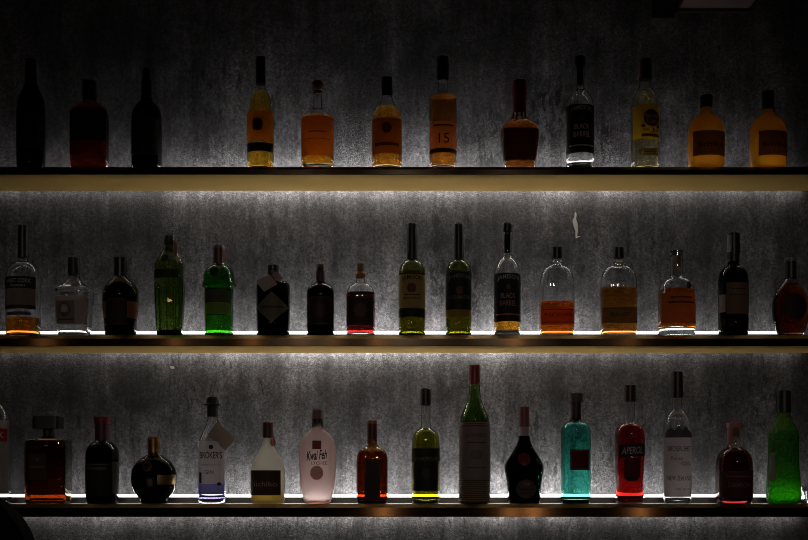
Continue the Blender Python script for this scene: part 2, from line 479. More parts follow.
b.patch(317.5, 473, 6.5, 7, paper((0.58, 0.36, 0.33), 0.5), 'printed_lychee')

# brown square orange liqueur
b = Bottle('orange_liqueur_bottle', 'bot', 372.3, [(503.5, 14.8), (500, 15.6), (462, 15.7), (455.5, 15), (451.5, 13.3), (449, 10.4), (447, 6.4), (444.5, 4.8), (428, 4.6)],
           'square brown glass bottle with a round gold seal at the neck', BROWNGLASS, dr=0.85, n=5, fill=452, liq=liquid((0.40, 0.12, 0.02)))
b.cap([(440, 5.2), (421, 5.0)], solid((0.10, 0.022, 0.02), 0.4), 'neck_foil'); b.cap([(424, 5.3), (420.6, 5.1)], solid((0.34, 0.12, 0.10), 0.4))
b.patch(372, 450.2, 3.6, 2.8, GOLD, 'neck_seal', off=0.0016)
lb = b.label(365, 380.5, 459.5, 501, paper((0.055, 0.035, 0.03), 0.12))
b.outline(366, 379.5, 461, 499, 0.5, ink((0.12, 0.07, 0.04)), lb)

# yellow green herbal liqueur
b = Bottle('herbal_liqueur_bottle', 'bot', 425.7, [(503.5, 13), (500, 14.2), (446, 14.2), (438, 13.6), (433.5, 11.8), (430.4, 9), (428.4, 5.6), (426, 4.8), (400, 4.6), (392, 4.8)],
           'clear bottle of yellow green liqueur with a dark label and long neck', glass((0.92, 0.93, 0.84)), fill=428.5, liq=liquid((0.24, 0.235, 0.010)), tb=0.010)
b.cap([(405.5, 5.4), (389.3, 5.2)], solid((0.018, 0.012, 0.014), 0.4)); b.cap([(390, 4.9), (388.6, 4.5)], solid((0.10, 0.05, 0.05), 0.4), 'lit_cap_top')  # cap's upper face coloured lighter, as if lit from the shelf above
ub = b.label(412, 439.5, 448.5, 462, paper((0.035, 0.03, 0.015), 0.15), 'upper_label')
b.text('CHARTREUSE', 425.7, 459.2, 24, 3.2, ink((0.2, 0.19, 0.12)), ub)
lb = b.label(414, 437.4, 462.2, 491, paper((0.03, 0.028, 0.014), 0.18))
b.patch(425.7, 474, 4.5, 5.5, ink((0.045, 0.04, 0.02)), 'crest', off=0.0011, parent=lb)

# straw-wrapped maraschino
b = Bottle('cherry_liqueur_bottle', 'bot', 474.5, [(503.5, 14.5), (499, 15), (425, 14.8), (417, 14), (411, 11.5), (404, 8.2), (396, 6.2), (384, 5), (370, 4.8)],
           'tall green necked bottle wrapped in woven straw with a red cap', GREENGLASS, fill=400, liq=liquid((0.42, 0.56, 0.2)))
b.cap([(384.5, 5.8), (365.5, 5.6)], solid((0.24, 0.025, 0.03), 0.4))
def straw_mat():
    m, nt, out = newmat('woven_straw')
    p = nt.nodes.new('ShaderNodeBsdfPrincipled'); p.inputs['Roughness'].default_value = 0.8
    tc = nt.nodes.new('ShaderNodeTexCoord'); w = nt.nodes.new('ShaderNodeTexWave'); w.bands_direction = 'Z'
    w.inputs['Scale'].default_value = 55; w.inputs['Distortion'].default_value = 1.5
    r = nt.nodes.new('ShaderNodeValToRGB'); r.color_ramp.elements[0].color = (0.06, 0.04, 0.03, 1); r.color_ramp.elements[1].color = (0.30, 0.21, 0.15, 1)
    nt.links.new(tc.outputs['Object'], w.inputs['Vector']); nt.links.new(w.outputs['Fac'], r.inputs['Fac'])
    nt.links.new(r.outputs['Color'], p.inputs['Base Color']); nt.links.new(p.outputs[0], out.inputs['Surface'])
    return m
pth = []
for i in range(97):
    h = b.lz(502.5) + (b.lz(422) - b.lz(502.5)) * i / 96
    w, d_, m_ = b.at(h); pth.append((h, w + 0.0022 + 0.0009 * sin(i * pi / 3), 1, 2))
v, f = revolve([(pth[0][0], pth[0][1] - 0.0035, 1, 2)] + pth + [(pth[-1][0], pth[-1][1] - 0.0035, 1, 2)])
meshobj('straw_wrap', v, f, straw_mat(), b.root, True, 80)
lb = b.label(461.5, 488.5, 427, 479, paper((0.26, 0.21, 0.22), 0.1), off=0.0046)
b.text('LUXARDO', 475.5, 436, 20, 4.2, ink((0.09, 0.05, 0.06)), lb, off=0.0051); b.patch(475.5, 455, 6, 5, ink((0.16, 0.12, 0.13)), 'crest', off=0.0051, parent=lb)
b.rule(466, 485, 443, 0.9, ink((0.1, 0.06, 0.07)), lb, off=0.0051); b.rule(466, 485, 468, 0.9, ink((0.1, 0.06, 0.07)), lb, off=0.0051)

# flared monastery liqueur
b = Bottle('monastery_liqueur_bottle', 'bot', 524.2, [(503.5, 15.5), (500, 16.4), (490, 16.6), (478, 18.2), (470, 19.8), (465, 19.6), (458, 15.5), (450, 10.4), (443, 6.6), (436, 5), (415, 4.4)],
           'black bottle with flared shoulders, red wax seal and round lower label', BLACKGLASS, dr=0.78, shell=False)
b.cap([(436, 5.4), (427, 5.1)], solid((0.42, 0.38, 0.38), 0.6), 'neck_ribbon'); b.cap([(427, 5.2), (407, 4.9)], solid((0.24, 0.08, 0.08), 0.45), 'neck_foil')
b.patch(523, 459.5, 6.4, 6.4, solid((0.13, 0.012, 0.014), 0.4), 'wax_seal', off=0.0014)
lb = b.patch(525, 489, 10, 9.6, paper((0.10, 0.075, 0.075), 0.05), 'label')
b.text('DOM', 525, 484, 7, 3.4, ink((0.28, 0.2, 0.17)), lb); b.rule(518, 532, 489.5, 1.2, ink((0.03, 0.02, 0.02)), lb); b.rule(520, 530, 493, 1.0, ink((0.03, 0.02, 0.02)), lb)

# teal bottle
b = Bottle('mezcal_bottle', 'bot', 575.8, [(503.5, 14), (500, 14.9), (440, 15), (430, 14.8), (426, 13.6), (423.4, 11), (421.8, 7), (420, 5), (402, 4.8)],
           'bright turquoise glass bottle with a small dark red square label', glass((0.12, 0.64, 0.52)), fill=424, liq=liquid((0.60, 0.97, 0.92)), tb=0.010)
b.cap([(420.5, 5.2), (403, 5.0)], solid((0.035, 0.018, 0.016), 0.5), 'neck_sleeve'); b.cap([(403, 6.8), (396, 7.4), (393.5, 7.2)], solid((0.10, 0.075, 0.065), 0.5), 'stopper')
lb = b.label(568.5, 588, 450, 470.3, paper((0.16, 0.012, 0.02), 0.3))
b.outline(569.5, 587, 451, 469.3, 0.5, ink((0.25, 0.1, 0.08)), lb)

# orange red aperitif
b = Bottle('aperitif_bottle', 'bot', 629.7, [(503.5, 13.2), (500, 14.6), (494, 14), (484, 13.2), (470, 14.2), (452, 15.1), (437, 15), (430, 14), (426.4, 12), (424.4, 9), (423, 5.8), (419, 5.3), (400, 5.2), (390, 5)],
           'waisted clear bottle of bright orange red aperitif with slanted dark label', glass((0.94, 0.92, 0.90)), fill=424.5, liq=liquid((0.50, 0.010, 0.008)), tb=0.008)
b.cap([(401.8, 6.0), (385.5, 5.9)], solid((0.035, 0.014, 0.014), 0.4))
lb = b.label(617.5, 644, 445, 457, paper((0.022, 0.016, 0.03), 0.1), 'label', slope=0.06)
b.text('APEROL', 630, 450.8, 21, 7.2, ink((0.45, 0.38, 0.36)), lb, shear=0.2, slope=0.06)
l2 = b.label(622, 637.5, 458, 478, paper((0.10, 0.02, 0.015), 0.2), 'lower_label'); b.patch(629.5, 479.3, 6.2, 2.2, paper((0.03, 0.01, 0.02), 0.1), 'date_seal', off=0.0012)
b.text('APEROL', 632, 491, 16, 5, paper((0.95, 0.25, 0.12), 0.8), b.glass, shear=0.2, off=0.0014, name='embossed_lettering')

# New Zealand vodka
b = Bottle('vodka_bottle', 'bot', 677.2, [(503.5, 12.8), (500, 13.8), (434, 14.2), (427, 13.9), (421, 12.9), (416.4, 10.8), (413, 8), (410.6, 5.4), (407, 4.9), (380, 4.8)],
           'tall clear vodka bottle with a frosted white label reaching its foot', CLEAR, fill=418, liq=WATER, tb=0.010)
b.cap([(398, 5.9), (372.5, 5.7)], solid((0.022, 0.014, 0.015), 0.4)); b.cap([(373, 5.5), (371.6, 5)], solid((0.18, 0.14, 0.14), 0.4), 'lit_cap_top')  # highlight on the cap's top put into a paler colour
lb = b.label(663.2, 691.2, 438, 497, paper((0.90, 0.80, 0.80), 0.8), 'label')
mt = []
mx_ = [663.8, 668, 672, 675, 679, 683, 687, 690.5]; mtop = [433, 428.5, 431, 425.5, 430, 427, 431.5, 434]
v = []; f = []
for i, (xx, yy) in enumerate(zip(mx_, mtop)):
    for y_ in (437.8, yy): v.append((b.lx(xx), b.surf(b.lx(xx), b.lz(y_), 0.001), b.lz(y_)))
for i in range(len(mx_) - 1): f.append((2 * i, 2 * i + 2, 2 * i + 3, 2 * i + 1))
meshobj('printed_mountains', v, f, paper((0.12, 0.10, 0.11), 0.3), lb, False)
b.text('BROKEN SHED', 677.0, 449, 22.5, 5.4, D_INK, lb, bold=0.0)
b.text('Premium', 674, 458.6, 12, 3.8, ink((0.35, 0.08, 0.08)), lb, shear=0.3, bold=0); b.text('VODKA', 683, 463.8, 11, 4.2, ink((0.05, 0.04, 0.045)), lb, bold=0)
b.text('NEW ZEALAND', 677.0, 478.2, 23.5, 4.6, ink((0.03, 0.025, 0.03)), lb, bold=0.0); b.text('1 LITRE  40% VOL', 680, 489.3, 17, 2, ink((0.1, 0.09, 0.09)), lb, bold=0)

# crimson fruit gin
b = Bottle('pink_gin_bottle', 'bot', 734.2, [(503.5, 17), (500, 18.2), (468, 18.4), (460.5, 17.8), (455, 16), (451, 13), (448.4, 9), (446.8, 6.2), (430, 6)],
           'short round crimson spirit bottle with a pink strip over its stopper', glass((0.90, 0.80, 0.80)), fill=448.5, liq=liquid((0.12, 0.003, 0.006)), tb=0.009)
b.cap([(437, 4.4), (428, 4.4)], CORK, 'cork'); b.cap([(428, 7.6), (422.8, 7.8)], solid((0.42, 0.18, 0.17), 0.5), 'stopper')
b.label(727.4, 732, 424.5, 445, paper((0.48, 0.22, 0.21), 0.3), 'seal_strip', off=0.0046, rows=6, cols=6)
lb = b.label(717.5, 751, 471.5, 498, paper((0.10, 0.022, 0.03), 0.3)); b.rule(722, 747, 476.5, 1.2, ink((0.16, 0.09, 0.09)), lb); b.text('DAMSON', 735, 485, 22, 5, ink((0.20, 0.11, 0.12)), lb)

# green melon liqueur
b = Bottle('melon_liqueur_bottle', 'bot', 783.4, [(503.5, 14), (501, 16.4), (494, 17.3), (484, 16.6), (466, 15), (448, 14.8), (434, 14.6), (427, 11.2), (418, 7.4), (412, 6.4), (398, 6)],
           'tall pebbled glass bottle of glowing green melon liqueur', frosted((0.55, 0.90, 0.15), 0.005, 0.10, (0.12, 0.70, 0.01), bump=0.9, dif=0.02), dr=0.8, n=2.6, fill=432, liq=liquid((0.05, 0.42, 0.003)), tb=0.008)
b.cap([(413, 7.2), (391, 7.0)], solid((0.016, 0.018, 0.012), 0.4)); 
b.label(767.3, 772.5, 453, 480, paper((0.5, 0.5, 0.46), 0.4), 'label_edge', rows=6, cols=6)
# little glass at the right edge
g = empty('shot_glass', (px(806, 0.075), 0.075, SHELF_Z['bot'] + 0.0004), 'tiny clear cut glass beside the green melon liqueur bottle', 'glass')
NB = NSEG
v, f = revolve([(0, 0, 1, 2), (0, 0.013, 1, 2), (0.002, 0.0145, 1, 2), (0.045, 0.019, 1, 2), (0.046, 0.0182, 1, 2), (0.045, 0.0174, 1, 2), (0.012, 0.0125, 1, 2), (0.011, 0, 1, 2)], 0)
fix_normals(meshobj('bowl', v, f, CLEAR, g, True, 40))
mb = MB()
for k in range(9):
    a = 2 * pi * k / 9
    mb.tube([(0.0155 * sin(a), 0.0155 * cos(a), 0.008), (0.0182 * sin(a), 0.0182 * cos(a), 0.034)], 0.0012, 6)
mb.build('cut_ribs', CLEAR, g, True)

# ====================================================================== MIDDLE SHELF
b = Bottle('whiskey_bottle', 'mid', 23.2, [(337.3, 16), (334, 17), (280, 17), (274, 16.7), (269.5, 15.3), (266, 12.6), (263.6, 9), (262, 5.4), (259, 4.5), (235, 4.4)],
           'nearly empty clear whiskey bottle with dark and tan label, amber dregs', CLEAR, fill=319, liq=liquid((0.85, 0.36, 0.05)), tb=0.008)
b.cap([(258, 5.4), (226, 5.1)], solid((0.014, 0.011, 0.010), 0.4), 'neck_foil')
b.label(7.5, 38, 279, 290.6, paper((0.02, 0.018, 0.016), 0.15), 'upper_label')
l1 = b.label(7.5, 38, 279, 290.6, paper((0.02, 0.018, 0.016), 0.15), 'label', off=0.0009); b.text('WEST CORK', 22.8, 283.2, 25, 4, GREY_INK, l1); b.text('WHISKEY', 22.8, 288, 16, 2.2, GREY_INK, l1)
b.label(7.5, 38, 290.8, 307.2, paper((0.22, 0.17, 0.14), 0.35), 'lower_label'); b.label(7.5, 38, 307.2, 311, paper((0.02, 0.018, 0.016), 0.15), 'label_hem', rows=2)
b.rule(11, 35, 315.5, 3.5, EMB, b.glass, off=0.0008, name='embossed_band')

b = Bottle('gin_bottle', 'mid', 74.2, [(337.3, 14), (333, 15.2), (300, 18.2), (291.5, 18.4), (289, 17.6), (286.5, 13), (282.5, 8), (278, 5), (262, 4.8)],
           'angular clear gin bottle tapering downward with a printed portrait label', glass((0.985, 0.985, 0.975)), dr=0.85, n=4, fill=290, liq=WATER, tb=0.010)
b.cap([(275, 6.2), (271, 6.2), (258, 5.9)], solid((0.014, 0.011, 0.011), 0.5))
bl = b.label(58.2, 89.5, 298, 326, paper((0.40, 0.34, 0.31), 0.4), 'label')
lb = b.label(60.5, 78.5, 302.8, 325, paper((0.22, 0.18, 0.165), 0.3), 'portrait_panel', off=0.0012)
b.patch(68.5, 311.5, 5.8, 7.2, ink((0.06, 0.045, 0.04)), 'portrait_ring', off=0.0017, parent=lb); b.patch(68.5, 311.5, 4.4, 5.8, ink((0.22, 0.18, 0.165)), 'portrait_ground', off=0.002, parent=lb)
b.patch(68.5, 311, 2.4, 3.2, ink((0.36, 0.3, 0.27)), 'portrait_face', off=0.0023, parent=lb); b.patch(68.5, 315.6, 3.6, 1.6, ink((0.07, 0.05, 0.05)), 'portrait_coat', off=0.0023, parent=lb)
b.rule(62, 77, 321.3, 1.4, ink((0.06, 0.045, 0.04)), lb, off=0.0017)

b = Bottle('rum_bottle', 'mid', 120.6, [(337.3, 15), (333, 15.8), (318, 16.6), (302, 18), (293, 17.9), (288, 16.6), (284, 14), (280, 9.8), (277.4, 6.2), (274, 5.8), (262, 5.8)],
           'dark stout bottle with a black label edged in orange brown', BLACKGLASS, shell=False, dr=0.9)
b.cap([(277, 6.6), (268, 6.2), (257.5, 6.2)], BLK)
l0 = b.label(103.3, 137.8, 303, 319.5, paper((0.28, 0.09, 0.045), 0.1), 'side_label')
lb = b.label(109, 130, 300, 327, paper((0.022, 0.016, 0.014), 0.1), 'label', off=0.0012); b.outline(110.2, 128.8, 301.2, 325.8, 0.6, ink((0.08, 0.05, 0.03)), lb)

b = Bottle('gin_bottle', 'mid', 169.6, [(337.3, 12.6), (333, 13.2), (300, 14.8), (272, 15.2), (269.6, 14.4), (266, 15.2), (262, 14), (256, 10.5), (250, 7), (246, 5.6), (240, 5.4)],
           'faceted light green gin bottle with long flutes and a dark shoulder band', glass((0.40, 0.52, 0.27)), facet=10, fill=262, liq=liquid((0.42, 0.55, 0.15)), tb=0.016, it=1)
b.cap([(252, 6.2), (246.5, 6.2)], solid((0.05, 0.07, 0.03), 0.4), 'neck_ring'); b.cap([(246.8, 5.3), (236, 5)], BLK)
b.label(155.4, 180.5, 271.5, 280, paper((0.015, 0.022, 0.014), 0.05), 'shoulder_band', rows=3, off=0.0012)
b.patch(167.3, 260.5, 4, 4, solid((0.016, 0.014, 0.012), 0.4), 'seal', off=0.0016)
b.card([(175.3, 244), (178.6, 245), (178.2, 258), (175.6, 258)], solid((0.20, 0.06, 0.04), 0.6), 'red_ribbon', yoff=-0.006)
mb = MB()
for k in range(10):
    a = 2 * pi * k / 10; pts = []
    for i in range(9):
        h = b.lz(284 + (333 - 284) * i / 8); w = b.at(h)[0]; pts.append((w * 0.985 * sin(a), -w * 0.985 * cos(a), h))
    mb.tube(pts, 0.0013, 8)
mb.build('flutes', glass((0.25, 0.40, 0.15)), b.root, True)

b = Bottle('gin_bottle', 'mid', 219.0, [(337.3, 13.6), (333, 14.3), (291, 14.3), (288.6, 14.6), (287.4, 16.6), (284, 16.7), (281.5, 15.8), (276, 15.1), (271.5, 14), (268, 11.6), (265.8, 7.6), (264, 5.4), (255, 5.2)],
           'deep green gin bottle with a raised collar and a red tinted cap', glass((0.08, 0.30, 0.05)), fill=276, liq=liquid((0.40, 0.80, 0.22)), tb=0.008)
b.cap([(266, 5.8), (248, 5.6)], solid((0.13, 0.035, 0.03), 0.4), 'neck_foil'); b.cap([(249, 5.9), (246, 5.7)], solid((0.20, 0.16, 0.15), 0.4))
b.patch(216.4, 274, 5, 5.4, solid((0.012, 0.012, 0.010), 0.45), 'seal', off=0.0016)
b.label(205.6, 231, 291.5, 304, paper((0.10, 0.11, 0.07), 0.4), 'upper_label'); lb = b.label(205.6, 231, 304.2, 316.2, paper((0.34, 0.46, 0.08), 0.55), 'label'); b.rule(206.5, 230, 316.3, 0.8, D_INK, lb)
b.rule(210, 226, 298, 1.2, ink((0.05, 0.05, 0.03)), lb)

b = Bottle('gin_bottle', 'mid', 273.2, [(337.3, 15.8), (333, 16.6), (290, 16.9), (285, 16.6), (282.4, 14), (281, 8), (279, 5.5), (268, 5)],
           'squat black apothecary gin bottle with a diamond label and tied card', glass((0.012, 0.016, 0.010)), shell=False, dr=0.92)
b.cap([(279.5, 5.8), (275.5, 5.6), (265.2, 5.5)], BLK)
lb = b.patch(273.2, 309.2, 16.2, 15.4, paper((0.13, 0.125, 0.09), 0.0), 'label', pw=1.05, ring=10); b.rule(262, 284.5, 309, 2.2, ink((0.05, 0.045, 0.03)), lb)
b.card([(271.7, 277.4), (279.2, 286.8), (266, 294.2), (257.4, 284.2)], paper((0.48, 0.42, 0.36), 0.2), yoff=0.003)
b.card([(275, 273.5), (279.5, 275), (285, 281.5), (276, 282.6)], paper((0.45, 0.27, 0.24), 0.2), 'paper_collar', yoff=0.001)

b = Bottle('rum_bottle', 'mid', 320.5, [(337.3, 13), (333, 13.8), (294, 13.9), (290, 13.4), (287, 11.8), (284.8, 9), (283.2, 5.6), (281.6, 4.2), (268, 3.8)],
           'dark brown bottle with corked neck and a square outlined label', glass((0.07, 0.018, 0.014)), shell=False, dr=0.9)
b.cap([(282, 4.7), (271.8, 4.4)], solid((0.05, 0.022, 0.02), 0.5), 'neck_sleeve'); b.cap([(272, 3.4), (264.4, 3.7)], CORK, 'cork')
lb = b.label(309.2, 332.4, 298, 326.4, paper((0.028, 0.013, 0.012), 0.05)); b.outline(310, 331.6, 298.8, 325.6, 0.6, ink((0.10, 0.05, 0.05)), lb); b.patch(320.5, 312, 6.5, 7, ink((0.045, 0.02, 0.02)), 'crest', off=0.0011, parent=lb)

b = Bottle('port_bottle', 'mid', 360.6, [(337.3, 13.6), (333, 14.3), (296, 14.4), (291.5, 13.8), (287.6, 11.6), (285, 8.4), (283.2, 5), (281, 4.1), (271, 3.9)],
           'clear bottle of dark ruby spirit with amber neck ring and cork', CLEAR, dr=0.85, n=3, fill=293.2, liq=liquid((0.10, 0.006, 0.005)), tb=0.009)
b.cap([(279, 4.4), (275, 5.6), (272, 4.6)], solid((0.32, 0.17, 0.05), 0.4), 'neck_ring'); b.cap([(272.4, 3.6), (264, 3.9)], CORK, 'cork')
lb = b.label(348, 373.2, 298, 327, paper((0.035, 0.012, 0.012), 0.1)); b.outline(349, 372.2, 299, 326, 0.6, ink((0.14, 0.05, 0.05)), lb); b.patch(360.6, 312, 6.5, 7, ink((0.06, 0.022, 0.022)), 'crest', off=0.0011, parent=lb)

JPROF = lambda w: [(337.3, w - 1), (333, w), (280, w), (274, w - 0.1), (269.5, w - 0.9), (266, w - 2.2), (263, w - 4.2), (261.2, 6.4), (260, 4.6), (240, 4.2), (228, 4.2)]
JGREEN = glass((0.21, 0.27, 0.06)); JLIQ = liquid((0.50, 0.36, 0.04))
b = Bottle('whiskey_bottle', 'mid', 412.0, JPROF(13.6), 'green whiskey bottle with a cream tan label and dark foot band', JGREEN, fill=272, liq=JLIQ)
b.cap([(260, 5.2), (224.2, 4.9)], solid((0.022, 0.014, 0.012), 0.4), 'neck_foil')
lb = b.label(399, 425, 276.5, 309.5, paper((0.80, 0.60, 0.26), 0.6)); b.text('JAMESON', 412, 281.0, 20.5, 5.6, ink((0.025, 0.012, 0.01)), lb, arch=1.3)
b.patch(411.5, 290, 4.2, 4.6, ink((0.16, 0.03, 0.02)), 'crest', off=0.0011, parent=lb, pw=3); b.text('IRISH WHISKEY', 412, 300, 18, 2.4, ink((0.1, 0.05, 0.03)), lb); b.rule(404, 420, 296.6, 1, ink((0.12, 0.06, 0.03)), lb)
b.label(399, 425, 310.5, 318.4, paper((0.012, 0.018, 0.012), 0.1), 'foot_band', rows=3)

b = Bottle('whiskey_bottle', 'mid', 458.5, JPROF(13.1), 'green whiskey bottle with a dark green label and narrow ochre band', JGREEN, fill=272, liq=JLIQ)
b.cap([(260, 5.1), (224.4, 4.8)], solid((0.012, 0.018, 0.012), 0.4), 'neck_foil')
lb = b.label(446.2, 471, 274, 311, paper((0.016, 0.028, 0.018), 0.2)); b.text('JAMESON', 458.5, 280, 21, 5, ink((0.18, 0.19, 0.15)), lb, arch=1.6)
b.patch(459, 292.5, 3.4, 3.8, ink((0.12, 0.05, 0.04)), 'crest', off=0.0011, parent=lb, pw=3); b.text('CASKMATES', 458.5, 299, 21, 3.4, ink((0.15, 0.16, 0.12)), lb)
b.label(446.2, 471, 311.2, 318.8, paper((0.46, 0.30, 0.07), 0.5), 'ochre_band', rows=3)

def black_barrel(row, cx, yoff, fill, label, w=13.2):
    prof = [(337.3, w - 1), (334, w), (277, w), (271, w - 0.2), (267, w - 1.2), (263.5, w - 3), (260.6, w - 5), (258.6, 5.6), (257, 4.5), (248, 4.4), (236, 5.4), (232, 5.4)]
    prof = [(y + yoff, a) for y, a in prof]
    b = Bottle('whiskey_bottle', row, cx, prof, label, CLEAR, fill=fill, liq=liquid((0.86, 0.38, 0.03)) if fill else None, tb=0.016, t=0.003)
    o = yoff
    b.cap([(253 + o, 2.8), (233 + o, 3.2)], BLK, 'stopper_plug'); b.cap([(232.4 + o, 5.4), (224.2 + o, 5.2)], BLK, 'stopper')
    lb = b.label(cx - w * 0.98, cx + w * 0.98, 275.2 + o, 323.2 + o, paper((0.014, 0.012, 0.012), 0.04))
    b.text('JAMESON', cx, 280.8 + o, 21.5, 5.6, ink((0.42, 0.40, 0.38)) if fill else W_INK, lb, arch=1.6)
    b.text('BLACK', cx, 297.4 + o, 15, 5.2, ink((0.30, 0.26, 0.24)) if fill else W_INK, lb); b.text('BARREL', cx, 305 + o, 16.5, 5.2, ink((0.32, 0.17, 0.13)) if fill else W_INK, lb)
    b.patch(cx, 289 + o, 2.2, 2.4, ink((0.07, 0.06, 0.055)), 'crest', off=0.0011, parent=lb)
    b.rule(cx - 12, cx + 12, 316 + o, 1.4, ink((0.45, 0.13, 0.04)) if fill else ink((0.5, 0.48, 0.46)), lb)
    return b
black_barrel('mid', 507.2, 0.0, 322, 'clear whiskey bottle with white lettered black label over a little amber', 13.2)

def frontier(cx, w, fill, label, liq):
    b = Bottle('bourbon_bottle', 'mid', cx, [(337.3, w - 2), (333, w - 0.6), (320, w), (288, w), (281, w - 0.4), (275, w - 1.6), (270.5, w - 4.2), (267.6, w - 7.6), (266, 6), (265, 4.3), (262.5, 3.8), (258, 4.2), (252, 4)],
               label, glass((0.985, 0.99, 0.985)), dr=0.62, n=3.2, fill=fill, liq=liq, tb=0.008, neck=5.5)
    b.cap([(263, 4.9), (261, 4.9)], CLEAR, 'neck_ring'); b.cap([(259, 5.4), (247.6, 5.3)], BLK)
    return b
b = frontier(556.8, 17.5, 302.4, 'flat clear flask half filled with red orange bourbon', liquid((0.80, 0.16, 0.010), 0.05))
lb = b.label(540.5, 573, 309, 325.6, paper((0.70, 0.22, 0.05), 0.85)); b.text('BULLEIT BOURBON', 557, 316, 27, 3.4, ink((0.12, 0.03, 0.01)), lb); b.rule(542, 572, 311, 0.6, ink((0.12, 0.03, 0.01)), lb); b.rule(542, 572, 323.6, 0.6, ink((0.12, 0.03, 0.01)), lb)
b.text('BULLEIT', 554, 281, 16, 3.5, EMB, b.glass, off=0.0008, name='embossed_lettering', bold=0.0); b.text('BOURBON', 555, 288, 14, 3, EMB, b.glass, off=0.0008, name='embossed_lettering', bold=0.0)
b = frontier(618.5, 18.4, 288.4, 'flat clear flask of brown rye with an olive band label', liquid((0.70, 0.30, 0.05), 0.05))
lb = b.label(601, 636, 308.6, 324.8, paper((0.20, 0.17, 0.06), 0.7)); b.text('BULLEIT', 618.5, 316, 20, 4, ink((0.03, 0.025, 0.012)), lb); b.rule(603, 634, 310.6, 0.6, ink((0.03, 0.025, 0.012)), lb)
b.text('BULLEIT', 617, 280, 16, 3.4, EMB, b.glass, off=0.0008, name='embossed_lettering', bold=0.0)

b = Bottle('bourbon_bottle', 'mid', 676.6, [(337.3, 17.6), (333, 18.5), (296, 18.5), (289, 17.8), (284, 16), (280.6, 13), (278.4, 9), (277, 6.2), (258, 6.2), (256, 6.4)],
           'round clear bourbon bottle with thick base and glass topped cork', CLEAR, fill=290.5, liq=liquid((0.80, 0.28, 0.02)), tb=0.024, t=0.003)
b.cap([(268, 4.4), (257, 4.6)], CORK, 'cork'); b.cap([(256.4, 6.6), (251, 6.6)], glass((0.8, 0.8, 0.78)), 'stopper')
b.label(670.7, 675.5, 257.5, 276, paper((0.30, 0.29, 0.25), 0.4), 'tax_strip', rows=5, cols=5)
lb = b.label(659.6, 694, 295, 325.6, paper((0.75, 0.36, 0.10), 0.8)); b.rule(667, 689, 299.6, 1.6, ink((0.08, 0.025, 0.01)), lb); b.rule(665, 691, 304.6, 1.8, ink((0.08, 0.025, 0.01)), lb)
b.patch(685.5, 287.5, 2.6, 3.6, solid((0.03, 0.015, 0.01), 0.5), 'wax_mark', off=0.0012)

b = Bottle('whisky_bottle', 'mid', 733.3, [(337.3, 14), (333, 15), (284, 15), (277.5, 14.6), (272.5, 13.3), (269, 11), (267, 7.6), (265.6, 5.4), (240, 4.8)],
           'tall black wine shaped bottle with tan front label and pale sleeve', glass((0.055, 0.02, 0.012)), shell=False)
b.cap([(262, 5.6), (254.5, 6.0), (254.4, 6.6), (233.4, 6.1)], solid((0.018, 0.014, 0.014), 0.4), 'neck_foil')
b.label(727.4, 731, 236, 253, paper((0.30, 0.28, 0.27), 0.2), 'neck_label', rows=5, cols=4, off=0.0052)
lb = b.label(723.4, 747.2, 284.6, 315.8, paper((0.17, 0.10, 0.07), 0.1)); b.rule(726, 744, 297, 0.7, D_INK, lb); b.rule(728, 742, 291, 1.4, ink((0.05, 0.03, 0.02)), lb)
lb = b.label(718.7, 722.8, 296, 313.6, paper((0.40, 0.36, 0.34), 0.3), 'back_label', cols=5)
for yy in (299, 302, 305, 308): b.rule(719.6, 722.4, yy, 0.7, GREY_INK, lb, cols=4)

b = Bottle('cognac_bottle', 'mid', 790.4, [(337.3, 11.5), (335, 12.4), (328, 15.4), (318, 17.8), (306, 18.4), (298, 17.4), (290, 14), (285, 9.4), (281.5, 6.2), (278, 5.4), (264, 5)],
           'round flask of dark reddish brown cognac with a tall dark stopper', glass((0.80, 0.68, 0.62)), dr=0.62, fill=284, liq=liquid((0.30, 0.028, 0.008)), tb=0.008)
b.cap([(278.5, 5.7), (262, 5.4)], solid((0.020, 0.012, 0.012), 0.4), 'neck_foil'); b.cap([(262, 6.2), (258.2, 6.2)], solid((0.20, 0.17, 0.16), 0.4), 'stopper')
lb = b.patch(792, 308, 12, 13, paper((0.02, 0.008, 0.007), 0.1), 'label')

# ====================================================================== HIGHEST SHELF
b = Bottle('whisky_bottle', 'top', 31, [(171.2, 13.4), (166, 14.2), (112, 14.2), (100, 13), (90, 8.4), (83, 5.4), (66, 4.8)],
           'tall plain black bottle in deep shade with sloping shoulders', BLACKGLASS, shell=False)
b.cap([(84, 5.6), (60, 5.3)], BLK, 'neck_foil'); b.label(18.5, 43.5, 120, 152, paper((0.012, 0.012, 0.013), 0.05))
b = Bottle('bourbon_bottle', 'top', 89.4, [(171.2, 17.5), (166, 18.8), (118, 19), (110, 17.6), (105.5, 12.5), (103, 7), (100, 5.4), (90, 5)],
           'broad dark brown bottle glowing red low down, in the shade', glass((0.75, 0.5, 0.38)), dr=0.62, n=3, fill=104, liq=liquid((0.32, 0.045, 0.012)))
b.cap([(101, 6.8), (94, 7), (81.5, 6.8)], BLK); b.label(71.6, 107.5, 112, 143, paper((0.02, 0.010, 0.008), 0.15)); b.label(71.6, 107.5, 143.4, 158, paper((0.24, 0.02, 0.018), 0.55), 'red_band', rows=4)
b = Bottle('liqueur_bottle', 'top', 146.6, [(171.2, 14.4), (166, 15.2), (120, 15.3), (112, 14.2), (106, 11), (102, 7), (99, 5.2), (80, 4.8)],
           'black bottle with slim dropper like neck catching one small highlight', BLACKGLASS, shell=False)
b.cap([(98, 5.6), (88, 5.2), (80, 5)], BLK, 'neck_foil'); b.cap([(80, 4), (68.5, 3.2)], BLK, 'stopper'); b.label(133, 160, 122, 158, paper((0.014, 0.013, 0.013), 0.05))

